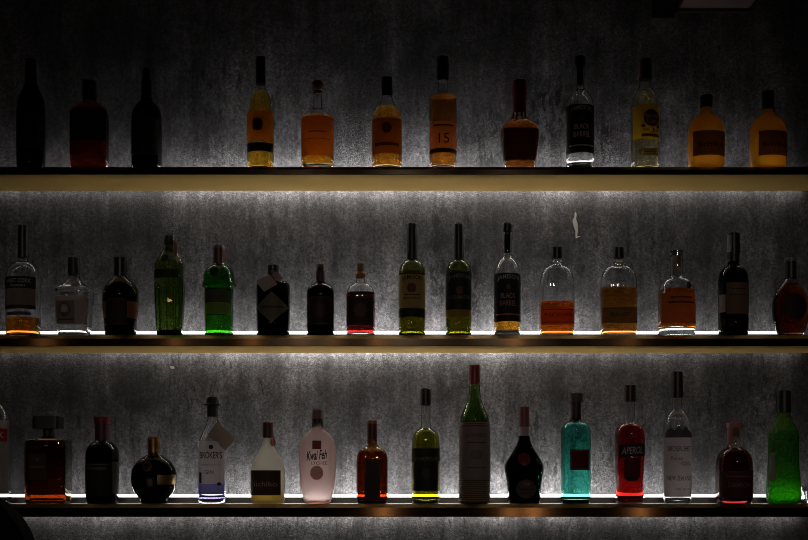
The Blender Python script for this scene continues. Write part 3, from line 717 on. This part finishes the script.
b = Bottle('rum_bottle', 'top', 260.6, [(171.2, 12.6), (166, 13.4), (118, 13.6), (112, 12.6), (107, 10.6), (100, 10.4), (95, 8.6), (90, 5), (78, 4.3)],
           'amber rum bottle with bulbous neck, gold label and yellow glowing base', glass((0.93, 0.88, 0.74)), fill=93, liq=liquid((0.90, 0.54, 0.05)), tb=0.008)
b.cap([(84.5, 4.9), (57.5, 4.5)], BLK, 'neck_foil')
lb = b.label(247.6, 273.4, 114, 144, paper((0.80, 0.36, 0.07), 0.8)); b.patch(259, 128, 5, 6, ink((0.06, 0.025, 0.01)), 'crest', off=0.0011, parent=lb, pw=4)
b.label(247.6, 273.4, 146, 154.6, paper((0.035, 0.018, 0.012), 0.1), 'dark_band', rows=3)

b = Bottle('whisky_bottle', 'top', 317.6, [(171.2, 15.6), (166, 16.5), (122, 16.7), (118, 15.8), (114.6, 13), (112, 9.4), (110, 5.6), (107, 4.3), (92, 4)],
           'clear bottle of orange whisky closed by a round ball stopper', CLEAR, fill=118.2, liq=liquid((0.88, 0.42, 0.05)), tb=0.012)
b.cap([(94, 3.6), (91, 3.6), (90.6, 4.6), (88.6, 5.6), (86, 6), (83.4, 5.5), (81.2, 3.6)], solid((0.20, 0.10, 0.06), 0.25), 'ball_stopper')
lb = b.label(302, 333.4, 120, 159.5, paper((0.80, 0.38, 0.11), 0.8)); b.rule(304, 331, 143, 0.6, ink((0.2, 0.07, 0.02)), lb); b.rule(309, 327, 136, 1.2, ink((0.2, 0.07, 0.02)), lb)

b = Bottle('whisky_bottle', 'top', 387, [(171.2, 14.4), (166, 15.2), (126, 15.3), (119, 15), (113.5, 13.2), (108.5, 10.2), (104, 7.2), (100, 5.6), (97, 5.2), (86, 4.6)],
           'onion shouldered whisky bottle of brown amber with a black cap', CLEAR, fill=108, liq=liquid((0.78, 0.36, 0.05)), tb=0.009)
b.cap([(97, 5.4), (77.8, 5.1)], BLK); lb = b.label(372.6, 401.4, 122, 157.5, paper((0.42, 0.18, 0.05), 0.75)); b.rule(375, 399, 148, 3, ink((0.08, 0.03, 0.012)), lb); b.patch(387, 132, 5, 5.5, ink((0.10, 0.045, 0.015)), 'crest', off=0.0011, parent=lb)

b = Bottle('whisky_bottle', 'top', 442.9, [(171.2, 12.8), (166, 13.6), (101, 13.7), (97.4, 13.3), (95.2, 11.4), (93.8, 7.6), (92, 5), (84, 4.8), (70, 4.6)],
           'tall cylindrical whisky bottle with a pale peach label numbered 15', CLEAR, fill=97.6, liq=liquid((0.78, 0.30, 0.04)), tb=0.010)
b.cap([(81.4, 5.8), (57.5, 5.5)], BLK)
lb = b.label(429.6, 456.4, 125, 151.5, paper((0.92, 0.54, 0.34), 0.75)); b.text('15', 443.5, 141.8, 10.5, 10, ink((0.07, 0.03, 0.02)), lb, bold=0.0); b.rule(433, 453, 129, 1.6, ink((0.12, 0.05, 0.03)), lb)
b.label(429.6, 456.4, 151.8, 156, paper((0.04, 0.02, 0.015), 0.1), 'dark_band', rows=2)

b = Bottle('bourbon_bottle', 'top', 519.5, [(171.2, 14.6), (166, 15.4), (150, 17.4), (137, 19.4), (132.5, 19.3), (128, 17.4), (123.6, 13.4), (119.6, 8.6), (116.5, 6.4), (108, 5.6), (90, 5.4)],
           'square shouldered bourbon bottle dipped in dripping red wax', glass((0.93, 0.88, 0.82)), dr=0.7, n=4, fill=122, liq=liquid((0.52, 0.15, 0.02)), tb=0.008)
WAX = solid((0.16, 0.012, 0.014), 0.3)
b.cap([(114, 6.4), (106, 6.6), (97, 6.6), (96, 7.2), (81, 6.6)], WAX, 'wax_dip')
mb = MB()
for k, L in enumerate((7, 12, 5, 9, 13, 6, 10, 8)):
    a = 2 * pi * k / 8 + 0.3
    pts = []
    for i in range(7):
        h = b.lz(112) - (b.lz(112) - b.lz(112 + L)) * i / 6; w = b.at(h)[0] + 0.0006; dd = b.at(h)[1]
        pts.append((w * sin(a), -w * dd * cos(a), h))
    mb.tube(pts, 0.0022, 8)
mb.build('wax_drips', WAX, b.root, True)
lb = b.label(503, 537, 131.5, 163, paper((0.16, 0.05, 0.02), 0.4)); b.text("MAKER'S", 520, 140, 24, 4, ink((0.04, 0.015, 0.01)), lb, shear=0.2); b.rule(507, 532, 146, 0.7, ink((0.04, 0.015, 0.01)), lb)

black_barrel('top', 580, -167.1, None, 'emptied clear whiskey bottle with white lettered black label', 13.9)

b = Bottle('rum_bottle', 'top', 645, [(171.2, 13.2), (166, 13.9), (112, 14), (105, 13.2), (98, 11.4), (91, 8.4), (86, 5.4), (66, 5)],
           'clear rum bottle with a yellow label and a red round emblem', glass((0.93, 0.92, 0.84)), fill=92, liq=liquid((0.96, 0.88, 0.55)))
b.cap([(80.5, 6.6), (60, 6.2)], solid((0.03, 0.022, 0.02), 0.4)); b.label(638.8, 642.5, 61, 80, paper((0.25, 0.17, 0.16), 0.2), 'tax_strip', off=0.006, rows=4, cols=4)
lb = b.label(632, 658.6, 108.5, 142.6, paper((0.95, 0.60, 0.02), 0.7))
e = b.patch(649, 121.8, 8.2, 8.4, ink((0.15, 0.012, 0.012)), 'emblem', off=0.0012, parent=lb)
b.text('Havana', 648.2, 119.4, 15, 4.4, ink((0.55, 0.42, 0.30)), lb, off=0.0016); b.text('Club', 649, 124.9, 10.5, 4.6, ink((0.55, 0.42, 0.30)), lb, off=0.0016)
b.text('3', 650, 133.9, 3.6, 4.6, D_INK, lb, off=0.0013); b.text('ANEJO', 643.5, 134, 7, 2.4, D_INK, lb); b.text('ANOS', 655.4, 134, 5.6, 2.4, D_INK, lb)
b.rule(639, 657.6, 139, 3, ink((0.22, 0.03, 0.015)), lb, off=0.0013); b.patch(640.5, 129.6, 1.8, 1.8, ink((0.15, 0.03, 0.01)), 'medal', off=0.0012, parent=lb); b.patch(656, 129.6, 1.8, 1.8, ink((0.15, 0.03, 0.01)), 'medal', off=0.0012, parent=lb)
l2 = b.label(638, 656.5, 151.8, 158.6, paper((0.55, 0.40, 0.16), 0.5), 'lower_label', rows=3); b.outline(638.8, 655.7, 152.6, 157.8, 0.5, ink((0.2, 0.12, 0.04)), l2); b.rule(641, 653.5, 155.2, 1.6, ink((0.25, 0.15, 0.05)), l2)

def shochu(cx, label, capx, ctop, cbot):
    b = Bottle('shochu_bottle', 'top', cx, [(171.2, 17), (166, 18), (135, 18.3), (127.5, 17.6), (122, 15.2), (118, 11.4), (115, 7), (112.6, 5.2), (106, 4.8), (98, 4.6)],
               label, frosted((0.97, 0.86, 0.50), transl=0.6, col=(0.97, 0.72, 0.20), dif=0.15), fill=119, liq=liquid((0.97, 0.78, 0.26)), dr=0.85)
    b.cap([(cbot, 6.1), (ctop, 6.0)], BLKMATT)
    return b
b = shochu(706.3, 'amber frosted flask with dark label beside the yellow labelled rum', 706.3, 96, 108)
lb = b.label(691, 723.6, 134.6, 159, paper((0.26, 0.13, 0.045), 0.5)); b.text('iichiko', 708, 148, 26, 5.4, ink((0.02, 0.01, 0.006)), lb)
b = shochu(768, 'amber frosted flask with dark label at the dim end of the highest shelf', 768, 92, 110)
lb = b.label(755.6, 785.6, 134.6, 159, paper((0.26, 0.13, 0.045), 0.5)); b.text('iichiko', 771, 148, 25, 5.4, ink((0.02, 0.01, 0.006)), lb)

# ====================================================================== SHELVES
WOOD = principled('shelf_wood', (0.78, 0.51, 0.14), 0.6, noise=0.10, scale=9)
def metal_edge():
    m, nt, out = newmat('dark_bronze_edge')
    p = nt.nodes.new('ShaderNodeBsdfPrincipled')
    p.inputs['Base Color'].default_value = (0.16, 0.12, 0.085, 1); p.inputs['Metallic'].default_value = 1.0; p.inputs['Roughness'].default_value = 0.16
    p.inputs['Anisotropic'].default_value = 0.6
    t = nt.nodes.new('ShaderNodeCombineXYZ'); t.inputs[2].default_value = 1.0
    nt.links.new(t.outputs[0], p.inputs['Tangent'])
    tc = nt.nodes.new('ShaderNodeTexCoord'); n = nt.nodes.new('ShaderNodeTexNoise'); n.inputs['Scale'].default_value = 14
    r = nt.nodes.new('ShaderNodeMapRange'); r.inputs['To Min'].default_value = 0.09; r.inputs['To Max'].default_value = 0.13
    nt.links.new(tc.outputs['Object'], n.inputs['Vector']); nt.links.new(n.outputs['Fac'], r.inputs['Value']); nt.links.new(r.outputs['Result'], p.inputs['Roughness'])
    nt.links.new(p.outputs[0], out.inputs['Surface'])
    return m
EDGE = metal_edge()
TRIM = principled('brushed_trim', (0.62, 0.54, 0.40), 0.25, 1.0, noise=0.15, scale=12)
TOPMAT = principled('shelf_top', (0.10, 0.09, 0.08), 0.35, 0.0, 0.5, noise=0.1, scale=20)
ALU = principled('channel_aluminium', (0.30, 0.29, 0.28), 0.45, 0.6)
def emit(strength, col=(1.0, 0.955, 0.93)):
    m, nt, out = newmat('lit_diffuser')
    e = nt.nodes.new('ShaderNodeEmission'); e.inputs['Color'].default_value = (*col, 1); e.inputs['Strength'].default_value = strength
    nt.links.new(e.outputs[0], out.inputs['Surface'])
    return m
XL, XR = px(-120), px(930)
def strip(name, prof, x0, x1, nseg, gains, parent, front=(), ff=0.42):
    """a light strip: one diffuser, its strength set per segment to imitate darkening toward the frame sides"""
    v, f, mi = [], [], []
    n = len(prof)
    for i in range(nseg + 1):
        x = x0 + (x1 - x0) * i / nseg
        v += [(x, y, z) for y, z in prof]
    for i in range(nseg):
        for j in range(n):
            f.append((i * n + j, i * n + (j + 1) % n, (i + 1) * n + (j + 1) % n, (i + 1) * n + j)); mi.append(i + (nseg if j in front else 0))
    f.append(tuple(range(n))); mi.append(0); f.append(tuple(range(nseg * n, nseg * n + n))); mi.append(nseg - 1)
    o = meshobj(name, v, f, [emit(g) for g in gains] + ([emit(max(g * ff, 1.3)) for g in gains] if front else []), parent, False)
    for p, k in zip(o.data.polygons, mi): p.material_index = k
    return fix_normals(o)
NS = 14
def gains(peak, xc, sl, sr, floor):  # falloff toward both ends puts the frame's side darkening into the strip strength
    out = []
    for i in range(NS):
        x = -10 + 816 * (i + 0.5) / NS
        s = sl if x < xc else sr
        out.append(peak * (floor + (1 - floor) * exp(-((x - xc) / s) ** 2)))
    return out
UP = 13.0; TAPE = 58.0; DOWN = 15.0
THICK = {'top': 0.0230, 'mid': 0.0300, 'bot': 0.0350}
TPG = {'top': gains(TAPE * 1.15, 400, 205, 205, 0.05), 'mid': gains(TAPE * 0.95, 400, 215, 255, 0.06), 'bot': gains(TAPE * 1.2, 400, 225, 255, 0.08)}
UPG = {'top': gains(UP * 0.42, 400, 260, 260, 0.45), 'mid': gains(UP * 0.9, 390, 270, 300, 0.22), 'bot': gains(UP * 1.05, 400, 260, 300, 0.28)}
DNG = {'top': gains(DOWN * 0.9, 400, 230, 270, 0.10), 'mid': gains(DOWN * 0.85, 370, 210, 230, 0.08), 'bot': gains(DOWN * 0.8, 360, 300, 300, 0.2)}
LAB = {'top': 'highest wall shelf, dark edged with a tan underside lit from below', 'mid': 'middle wall shelf with a dark bronze edge, between two rows of bottles',
       'bot': 'lowest wall shelf with a bright light strip and gold glinting edge'}
for r in ('top', 'mid', 'bot'):
    Z = SHELF_Z[r]; T = THICK[r]
    s = empty('wall_shelf', (0, 0, Z), LAB[r], 'shelf', 'lit bottle shelves on the wall')
    c = 0.010
    mb = MB(); mb.prism([(0.003, -T), (0.003, -0.0105), (0.0121, -0.002), (WALL, -0.002), (WALL, -0.010), (0.184, -0.010), (0.184, -T)], XL, XR); mb.build('shelf_board', WOOD, s)
    mb = MB(); mb.prism([(0, -c), (0.003, -c), (0.003, -T), (0.0008, -T), (0, -T + 0.0008)], XL, XR); mb.build('front_edge', EDGE, s)
    mb = MB(); mb.prism([(c, 0.0), (0.0121, 0.0), (0.0121, -0.0019), (0.003, -c), (0, -c)], XL, XR); mb.build('edge_trim', TRIM, s)
    mb = MB(); mb.box(XL, XR, 0.0121, WALL, -0.0019, 0.0); mb.build('top_panel', TOPMAT, s)
    y0 = 0.120
    ch = MB(); ch.prism([(y0, 0.0002), (y0, 0.0165), (y0 + 0.0012, 0.0165), (y0 + 0.012, 0.0165), (y0 + 0.012, 0.0012), (y0 + 0.020, 0.0012), (y0 + 0.020, 0.0002)], px(-14, y0), px(806, y0))
    ch = ch.build('light_channel', ALU, s)
    strip('lit_diffuser', [(y0 + 0.0012, 0.0166), (y0 + 0.0014, 0.0226), (y0 + 0.0036, 0.0242), (y0 + 0.0085, 0.0242), (y0 + 0.0110, 0.0226), (y0 + 0.0112, 0.0166)], px(-12, y0), px(804, y0), NS, UPG[r], ch, (0, 1), {'top': 3.0, 'mid': 0.7, 'bot': 0.8}[r])
    strip('light_tape', [(y0 + 0.0121, 0.003), (y0 + 0.0121, 0.0155), (y0 + 0.0128, 0.0155), (y0 + 0.0128, 0.003)], px(-12, y0), px(804, y0), NS, TPG[r], ch)
    uc = MB(); uc.box(px(-14, .19), px(806, .19), 0.1842, 0.2090, -(T - 0.0072), -0.0101); uc = uc.build('lower_light_channel', ALU, s)
    strip('lit_diffuser', [(0.1852, -(T - 0.0071)), (0.1852, -(T - 0.0060)), (0.2080, -(T - 0.0060)), (0.2080, -(T - 0.0071))], px(-12, .19), px(804, .19), NS, DNG[r], uc)

# ====================================================================== ROOM
def wall_mat():
    m, nt, out = newmat('stained_concrete')
    N = nt.nodes; L = nt.links
    p = N.new('ShaderNodeBsdfPrincipled'); p.inputs['Roughness'].default_value = 0.62; p.inputs['Specular IOR Level'].default_value = 0.35
    tc = N.new('ShaderNodeTexCoord')
    def noise(scale, detail=6, vscale=(1, 1, 1), rough=0.6, dist=0.0):
        mp = N.new('ShaderNodeMapping'); mp.inputs['Scale'].default_value = vscale
        n = N.new('ShaderNodeTexNoise'); n.inputs['Scale'].default_value = scale; n.inputs['Detail'].default_value = detail
        n.inputs['Roughness'].default_value = rough; n.inputs['Distortion'].default_value = dist
        L.new(tc.outputs['Object'], mp.inputs['Vector']); L.new(mp.outputs['Vector'], n.inputs['Vector'])
        return n.outputs['Fac']
    def rng(src, a, b, c, d, clamp=True):
        r = N.new('ShaderNodeMapRange'); r.clamp = clamp
        for k, v in zip(('From Min', 'From Max', 'To Min', 'To Max'), (a, b, c, d)): r.inputs[k].default_value = v
        L.new(src, r.inputs['Value']); return r.outputs['Result']
    def math_(op, a, b):
        n = N.new('ShaderNodeMath'); n.operation = op
        for k, v in ((0, a), (1, b)):
            if isinstance(v, (int, float)): n.inputs[k].default_value = v
            else: L.new(v, n.inputs[k])
        return n.outputs[0]
    big = rng(noise(2.2, 4), 0.3, 0.7, 0.55, 1.40)
    med = rng(noise(11, 8, (1, 1, 0.6), 0.72), 0.3, 0.7, 0.5, 1.5)
    fine = rng(noise(150, 4, (1, 1, 1), 0.7), 0.3, 0.7, 0.45, 1.55)
    grain = rng(noise(380, 2), 0.3, 0.7, 0.55, 1.45)
    streak = rng(noise(26, 5, (1, 1, 0.10), 0.65), 0.35, 0.7, 0.62, 1.26)
    val = math_('MULTIPLY', math_('MULTIPLY', big, med), math_('MULTIPLY', math_('MULTIPLY', fine, grain), streak))
    val = math_('POWER', val, 1.35)
    # dark scuffed streaks of their own shape, in the few patches where the wall has them
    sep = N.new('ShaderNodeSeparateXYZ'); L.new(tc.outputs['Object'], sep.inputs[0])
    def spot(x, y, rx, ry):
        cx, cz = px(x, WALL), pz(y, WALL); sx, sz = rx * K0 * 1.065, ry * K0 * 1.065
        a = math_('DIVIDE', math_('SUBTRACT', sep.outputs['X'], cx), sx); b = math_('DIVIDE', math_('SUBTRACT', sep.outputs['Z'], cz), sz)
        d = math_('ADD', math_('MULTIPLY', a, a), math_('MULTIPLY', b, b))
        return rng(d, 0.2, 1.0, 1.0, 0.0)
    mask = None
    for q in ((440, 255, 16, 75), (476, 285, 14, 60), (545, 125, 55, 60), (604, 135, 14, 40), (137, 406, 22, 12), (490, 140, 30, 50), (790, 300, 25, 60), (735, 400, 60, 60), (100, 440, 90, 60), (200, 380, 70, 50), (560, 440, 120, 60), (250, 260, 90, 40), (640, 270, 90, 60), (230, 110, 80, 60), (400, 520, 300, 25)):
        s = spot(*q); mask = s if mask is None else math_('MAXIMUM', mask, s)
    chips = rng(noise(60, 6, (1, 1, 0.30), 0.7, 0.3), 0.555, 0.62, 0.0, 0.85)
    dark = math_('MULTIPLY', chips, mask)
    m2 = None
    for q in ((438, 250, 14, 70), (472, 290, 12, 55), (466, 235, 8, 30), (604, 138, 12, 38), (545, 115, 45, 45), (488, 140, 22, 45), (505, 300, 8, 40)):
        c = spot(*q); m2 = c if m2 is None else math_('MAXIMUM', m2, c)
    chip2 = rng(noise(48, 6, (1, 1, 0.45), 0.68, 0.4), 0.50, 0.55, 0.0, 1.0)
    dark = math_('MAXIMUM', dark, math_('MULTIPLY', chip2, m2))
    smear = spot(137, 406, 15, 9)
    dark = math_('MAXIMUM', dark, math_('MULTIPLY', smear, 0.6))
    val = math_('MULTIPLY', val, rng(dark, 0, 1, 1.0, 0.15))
    # pale lime blooms, and grazing-light glints painted in bands along the shelves
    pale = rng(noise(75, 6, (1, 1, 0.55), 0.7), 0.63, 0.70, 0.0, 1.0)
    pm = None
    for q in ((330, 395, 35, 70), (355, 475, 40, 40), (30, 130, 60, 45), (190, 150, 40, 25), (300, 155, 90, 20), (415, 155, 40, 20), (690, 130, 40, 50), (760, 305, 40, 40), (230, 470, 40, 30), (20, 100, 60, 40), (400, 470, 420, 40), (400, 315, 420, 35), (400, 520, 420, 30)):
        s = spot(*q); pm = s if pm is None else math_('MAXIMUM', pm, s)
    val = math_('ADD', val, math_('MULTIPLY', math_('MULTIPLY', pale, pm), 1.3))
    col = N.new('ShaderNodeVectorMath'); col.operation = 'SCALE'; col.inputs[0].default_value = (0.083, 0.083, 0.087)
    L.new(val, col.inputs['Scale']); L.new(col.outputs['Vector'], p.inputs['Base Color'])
    bp = N.new('ShaderNodeBump'); bp.inputs['Strength'].default_value = 0.5; bp.inputs['Distance'].default_value = 0.003
    L.new(math_('ADD', math_('MULTIPLY', fine, 0.6), grain), bp.inputs['Height']); L.new(bp.outputs['Normal'], p.inputs['Normal'])
    L.new(p.outputs[0], out.inputs['Surface'])
    return m
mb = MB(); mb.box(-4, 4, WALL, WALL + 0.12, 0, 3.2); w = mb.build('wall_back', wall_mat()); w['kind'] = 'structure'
FLOOR = principled('dark_floor', (0.04, 0.035, 0.03), 0.5, noise=0.2, scale=6)
mb = MB(); mb.box(-4, 4, -7, WALL + 0.12, -0.1, 0); o = mb.build('floor', FLOOR); o['kind'] = 'structure'
mb = MB(); mb.box(-4, 4, -7, WALL + 0.12, 3.2, 3.3); o = mb.build('ceiling', principled('dark_ceiling', (0.02, 0.02, 0.02), 0.8)); o['kind'] = 'structure'
# flake of white plaster and a hairline crack, both on the wall
def wallpoly(name, pts, mat, th=0.002):
    n = len(pts)
    v = [(px(a, WALL), WALL - th, pz(b, WALL)) for a, b in pts] + [(px(a, WALL), WALL + 0.001, pz(b, WALL)) for a, b in pts]
    f = [tuple(range(n)), tuple(range(2 * n - 1, n - 1, -1))] + [(i, n + i, n + (i + 1) % n, (i + 1) % n) for i in range(n)]
    return fix_normals(meshobj(name, v, f, mat, w, False))
wallpoly('plaster_flake', [(575, 212), (576.6, 214), (576, 219), (577.6, 224), (578, 231), (577, 236.2), (580.5, 236.4), (577, 238), (575.6, 238.4), (575.4, 231), (573.6, 226), (572.4, 221), (574, 217.5)], principled('bare_plaster', (0.62, 0.60, 0.58), 0.8, noise=0.2, scale=150))
wallpoly('plaster_flake', [(170, 366), (174, 366.4), (174.5, 368.6), (171, 369)], principled('bare_plaster', (0.42, 0.36, 0.30), 0.8), 0.001)
mb = MB(); mb.tube([(px(a, WALL), WALL - 0.0005, pz(b, WALL)) for a, b in ((257, 378), (259.5, 381), (261.8, 386), (262.8, 391), (263.2, 396))], 0.0011, 6)
mb.build('wall_crack', principled('dark_crack', (0.006, 0.006, 0.006), 0.9), w, True)
mb = MB(); mb.tube([(px(a, WALL), WALL - 0.0003, pz(b, WALL)) for a, b in ((441, 399), (447, 394), (452, 390), (459, 386), (463, 382), (466, 379))], 0.0010, 6)
mb.build('wall_crack', principled('dark_crack', (0.02, 0.02, 0.02), 0.9), w, True)

# small box high on the wall
bx = empty('ventilation_box', (px(713, WALL), WALL, pz(9, WALL)), 'brown bottomed ventilation box fixed high on the wall above the highest shelf', 'vent')
wv = 0.105
mb = MB(); mb.box(-wv, wv, -0.17, -0.001, 0.002, 0.22); mb.build('housing', principled('vent_housing', (0.02, 0.018, 0.017), 0.5), bx)
mb = MB(); mb.box(-wv + 0.006, wv - 0.006, -0.165, -0.012, -0.002, 0.002); mb.build('bottom_panel', principled('brown_panel', (0.13, 0.09, 0.075), 0.6, noise=0.2, scale=30), bx)
mb = MB(); mb.box(-wv, wv, -0.011, -0.001, -0.012, 0.002); mb.build('back_rail', principled('vent_rail', (0.03, 0.027, 0.025), 0.5), bx)
jb = MB(); jb.box(px(650, WALL), px(672, WALL), WALL - 0.03, WALL - 0.0005, pz(22, WALL), pz(2, WALL)); jb = jb.build('junction_box', principled('junction_plastic', (0.015, 0.015, 0.015), 0.5))
jb['label'] = 'small black junction box on the wall beside the ventilation box'; jb['category'] = 'junction box'

# bar stool in front, its rounded back cutting the corner of the view
LEATHER = principled('black_leather', (0.004, 0.004, 0.004), 0.8, 0, 0.15)
sx, sy = -0.690, -1.70
st = empty('bar_stool', (sx, sy, 0), 'black bar stool whose rounded back fills the lower corner', 'stool')
def rounded(w, h0, h1, r, n=10):
    pts = [(-w, h0), (w, h0)]
    for i in range(n + 1):
        a = pi / 2 * i / n; pts.append((w - r + r * cos(a), h1 - r + r * sin(a)))
    for i in range(n + 1):
        a = pi / 2 + pi / 2 * i / n; pts.append((-w + r + r * cos(a), h1 - r + r * sin(a)))
    return pts
P = rounded(0.222, 0.86, 1.186, 0.10); n = len(P)
v = [(a, -0.02, b) for a, b in P] + [(a, 0.02, b) for a, b in P] + [(a * 0.96, -0.028, 1.02 + (b - 1.02) * 0.95) for a, b in P] + [(a * 0.96, 0.028, 1.02 + (b - 1.02) * 0.95) for a, b in P]
f = []
for i in range(n):
    k = (i + 1) % n
    f += [(i, k, n + k, n + i), (i, k, 2 * n + k, 2 * n + i), (n + i, n + k, 3 * n + k, 3 * n + i)]
f += [tuple(range(2 * n, 3 * n)), tuple(range(3 * n, 4 * n))]
fix_normals(meshobj('backrest', v, f, LEATHER, st, True, 50))
sp = rounded(0.21, -0.21, 0.21, 0.06)
mb = MB(); n = len(sp)
mb.add([(a, b + 0.22, 0.70) for a, b in sp] + [(a, b + 0.22, 0.77) for a, b in sp], [tuple(range(n)), tuple(range(n, 2 * n))] + [(i, (i + 1) % n, n + (i + 1) % n, n + i) for i in range(n)])
mb.build('seat', LEATHER, st)
STEEL = principled('black_steel', (0.02, 0.02, 0.02), 0.4, 0.8)
for ax in (-0.15, 0.15):
    mb = MB(); mb.tube([(ax, 0.0, 0.70), (ax, -0.005, 0.9)], 0.012); mb.build('back_post', STEEL, st, True)
    for ay in (0.07, 0.37):
        mb = MB(); mb.tube([(ax, ay, 0.70), (ax * 1.35, ay + (ay - 0.22) * 0.25, 0.0)], 0.013); mb.build('leg', STEEL, st, True)
mb = MB(); mb.tube([(-0.185, 0.045, 0.28), (0.185, 0.045, 0.28), (0.185, 0.395, 0.28), (-0.185, 0.395, 0.28), (-0.185, 0.045, 0.28)], 0.009); mb.build('foot_ring', STEEL, st, True)

# ====================================================================== LAMPS OF THE ROOM (pendants and table candles behind the viewer) AND ADDED FILL SPOTS
def lamp(x, y, z, e, r=0.03, col=(1.0, 0.50, 0.20)):
    d = bpy.data.lights.new('room_lamp', 'POINT'); d.energy = e; d.color = col; d.shadow_soft_size = r
    o = bpy.data.objects.new('room_lamp', d); o.location = (x, y, z); COL.objects.link(o)
LY = 4.6; FAC = (D + LY) / D
for x, e in ((45, 1.0), (176, 0.9), (252, 1.2), (333, 0.8), (378, 1.3), (515, 1.6), (629, 0.8), (300, 0.5)):
    lamp((x - 404) * K0 * FAC, -LY, ZC + (SHELF_Z['mid'] - 0.018 - ZC) * FAC, e * 0.22)
for x, e in ((247, 1.0), (384, 0.9), (510, 0.7), (534, 1.2), (640, 0.7)):
    lamp((x - 404) * K0 * FAC, -LY, ZC + (SHELF_Z['bot'] - 0.022 - ZC) * FAC, e * 0.7)

for x in (-1.3, -0.65, 0.0, 0.65, 1.3):  # unseen spots added behind the viewer to brighten the label fronts
    d = bpy.data.lights.new('label_fill_spot', 'SPOT'); d.energy = 21; d.color = (1.0, 0.86, 0.74); d.shadow_soft_size = 0.08
    d.spot_size = math.radians(21); d.spot_blend = 1.0
    o = bpy.data.objects.new('label_fill_spot', d); o.location = (x, -4.7, 2.66); COL.objects.link(o)
    o.rotation_euler = (math.atan2(4.75, 2.66 - 1.40), 0, 0)
wd = bpy.data.worlds.new('night'); scene.world = wd; wd.use_nodes = True
wd.node_tree.nodes['Background'].inputs['Color'].default_value = (0.02, 0.022, 0.028, 1)
wd.node_tree.nodes['Background'].inputs['Strength'].default_value = 0.02

# ====================================================================== CAMERA
cam = bpy.data.cameras.new('camera'); co = bpy.data.objects.new('camera', cam); COL.objects.link(co)
co.location = (0, -D, ZC); co.rotation_euler = (pi / 2, 0, 0)
cam.sensor_width = 36; cam.lens = (D / K0) / 808 * 36
cam.shift_y = (HZ - 270) / 808
cam.clip_start = 0.05
scene.camera = co
scene.view_settings.view_transform = 'Standard'; scene.view_settings.look = 'None'
scene.view_settings.gamma = 1.0; scene.view_settings.exposure = 0.0; scene.view_settings.use_curve_mapping = False
scene.cycles.filter_width = 1.0
scene.cycles.max_bounces = 28; scene.cycles.transmission_bounces = 26; scene.cycles.glossy_bounces = 8; scene.cycles.diffuse_bounces = 4
scene.cycles.sample_clamp_indirect = 6.0
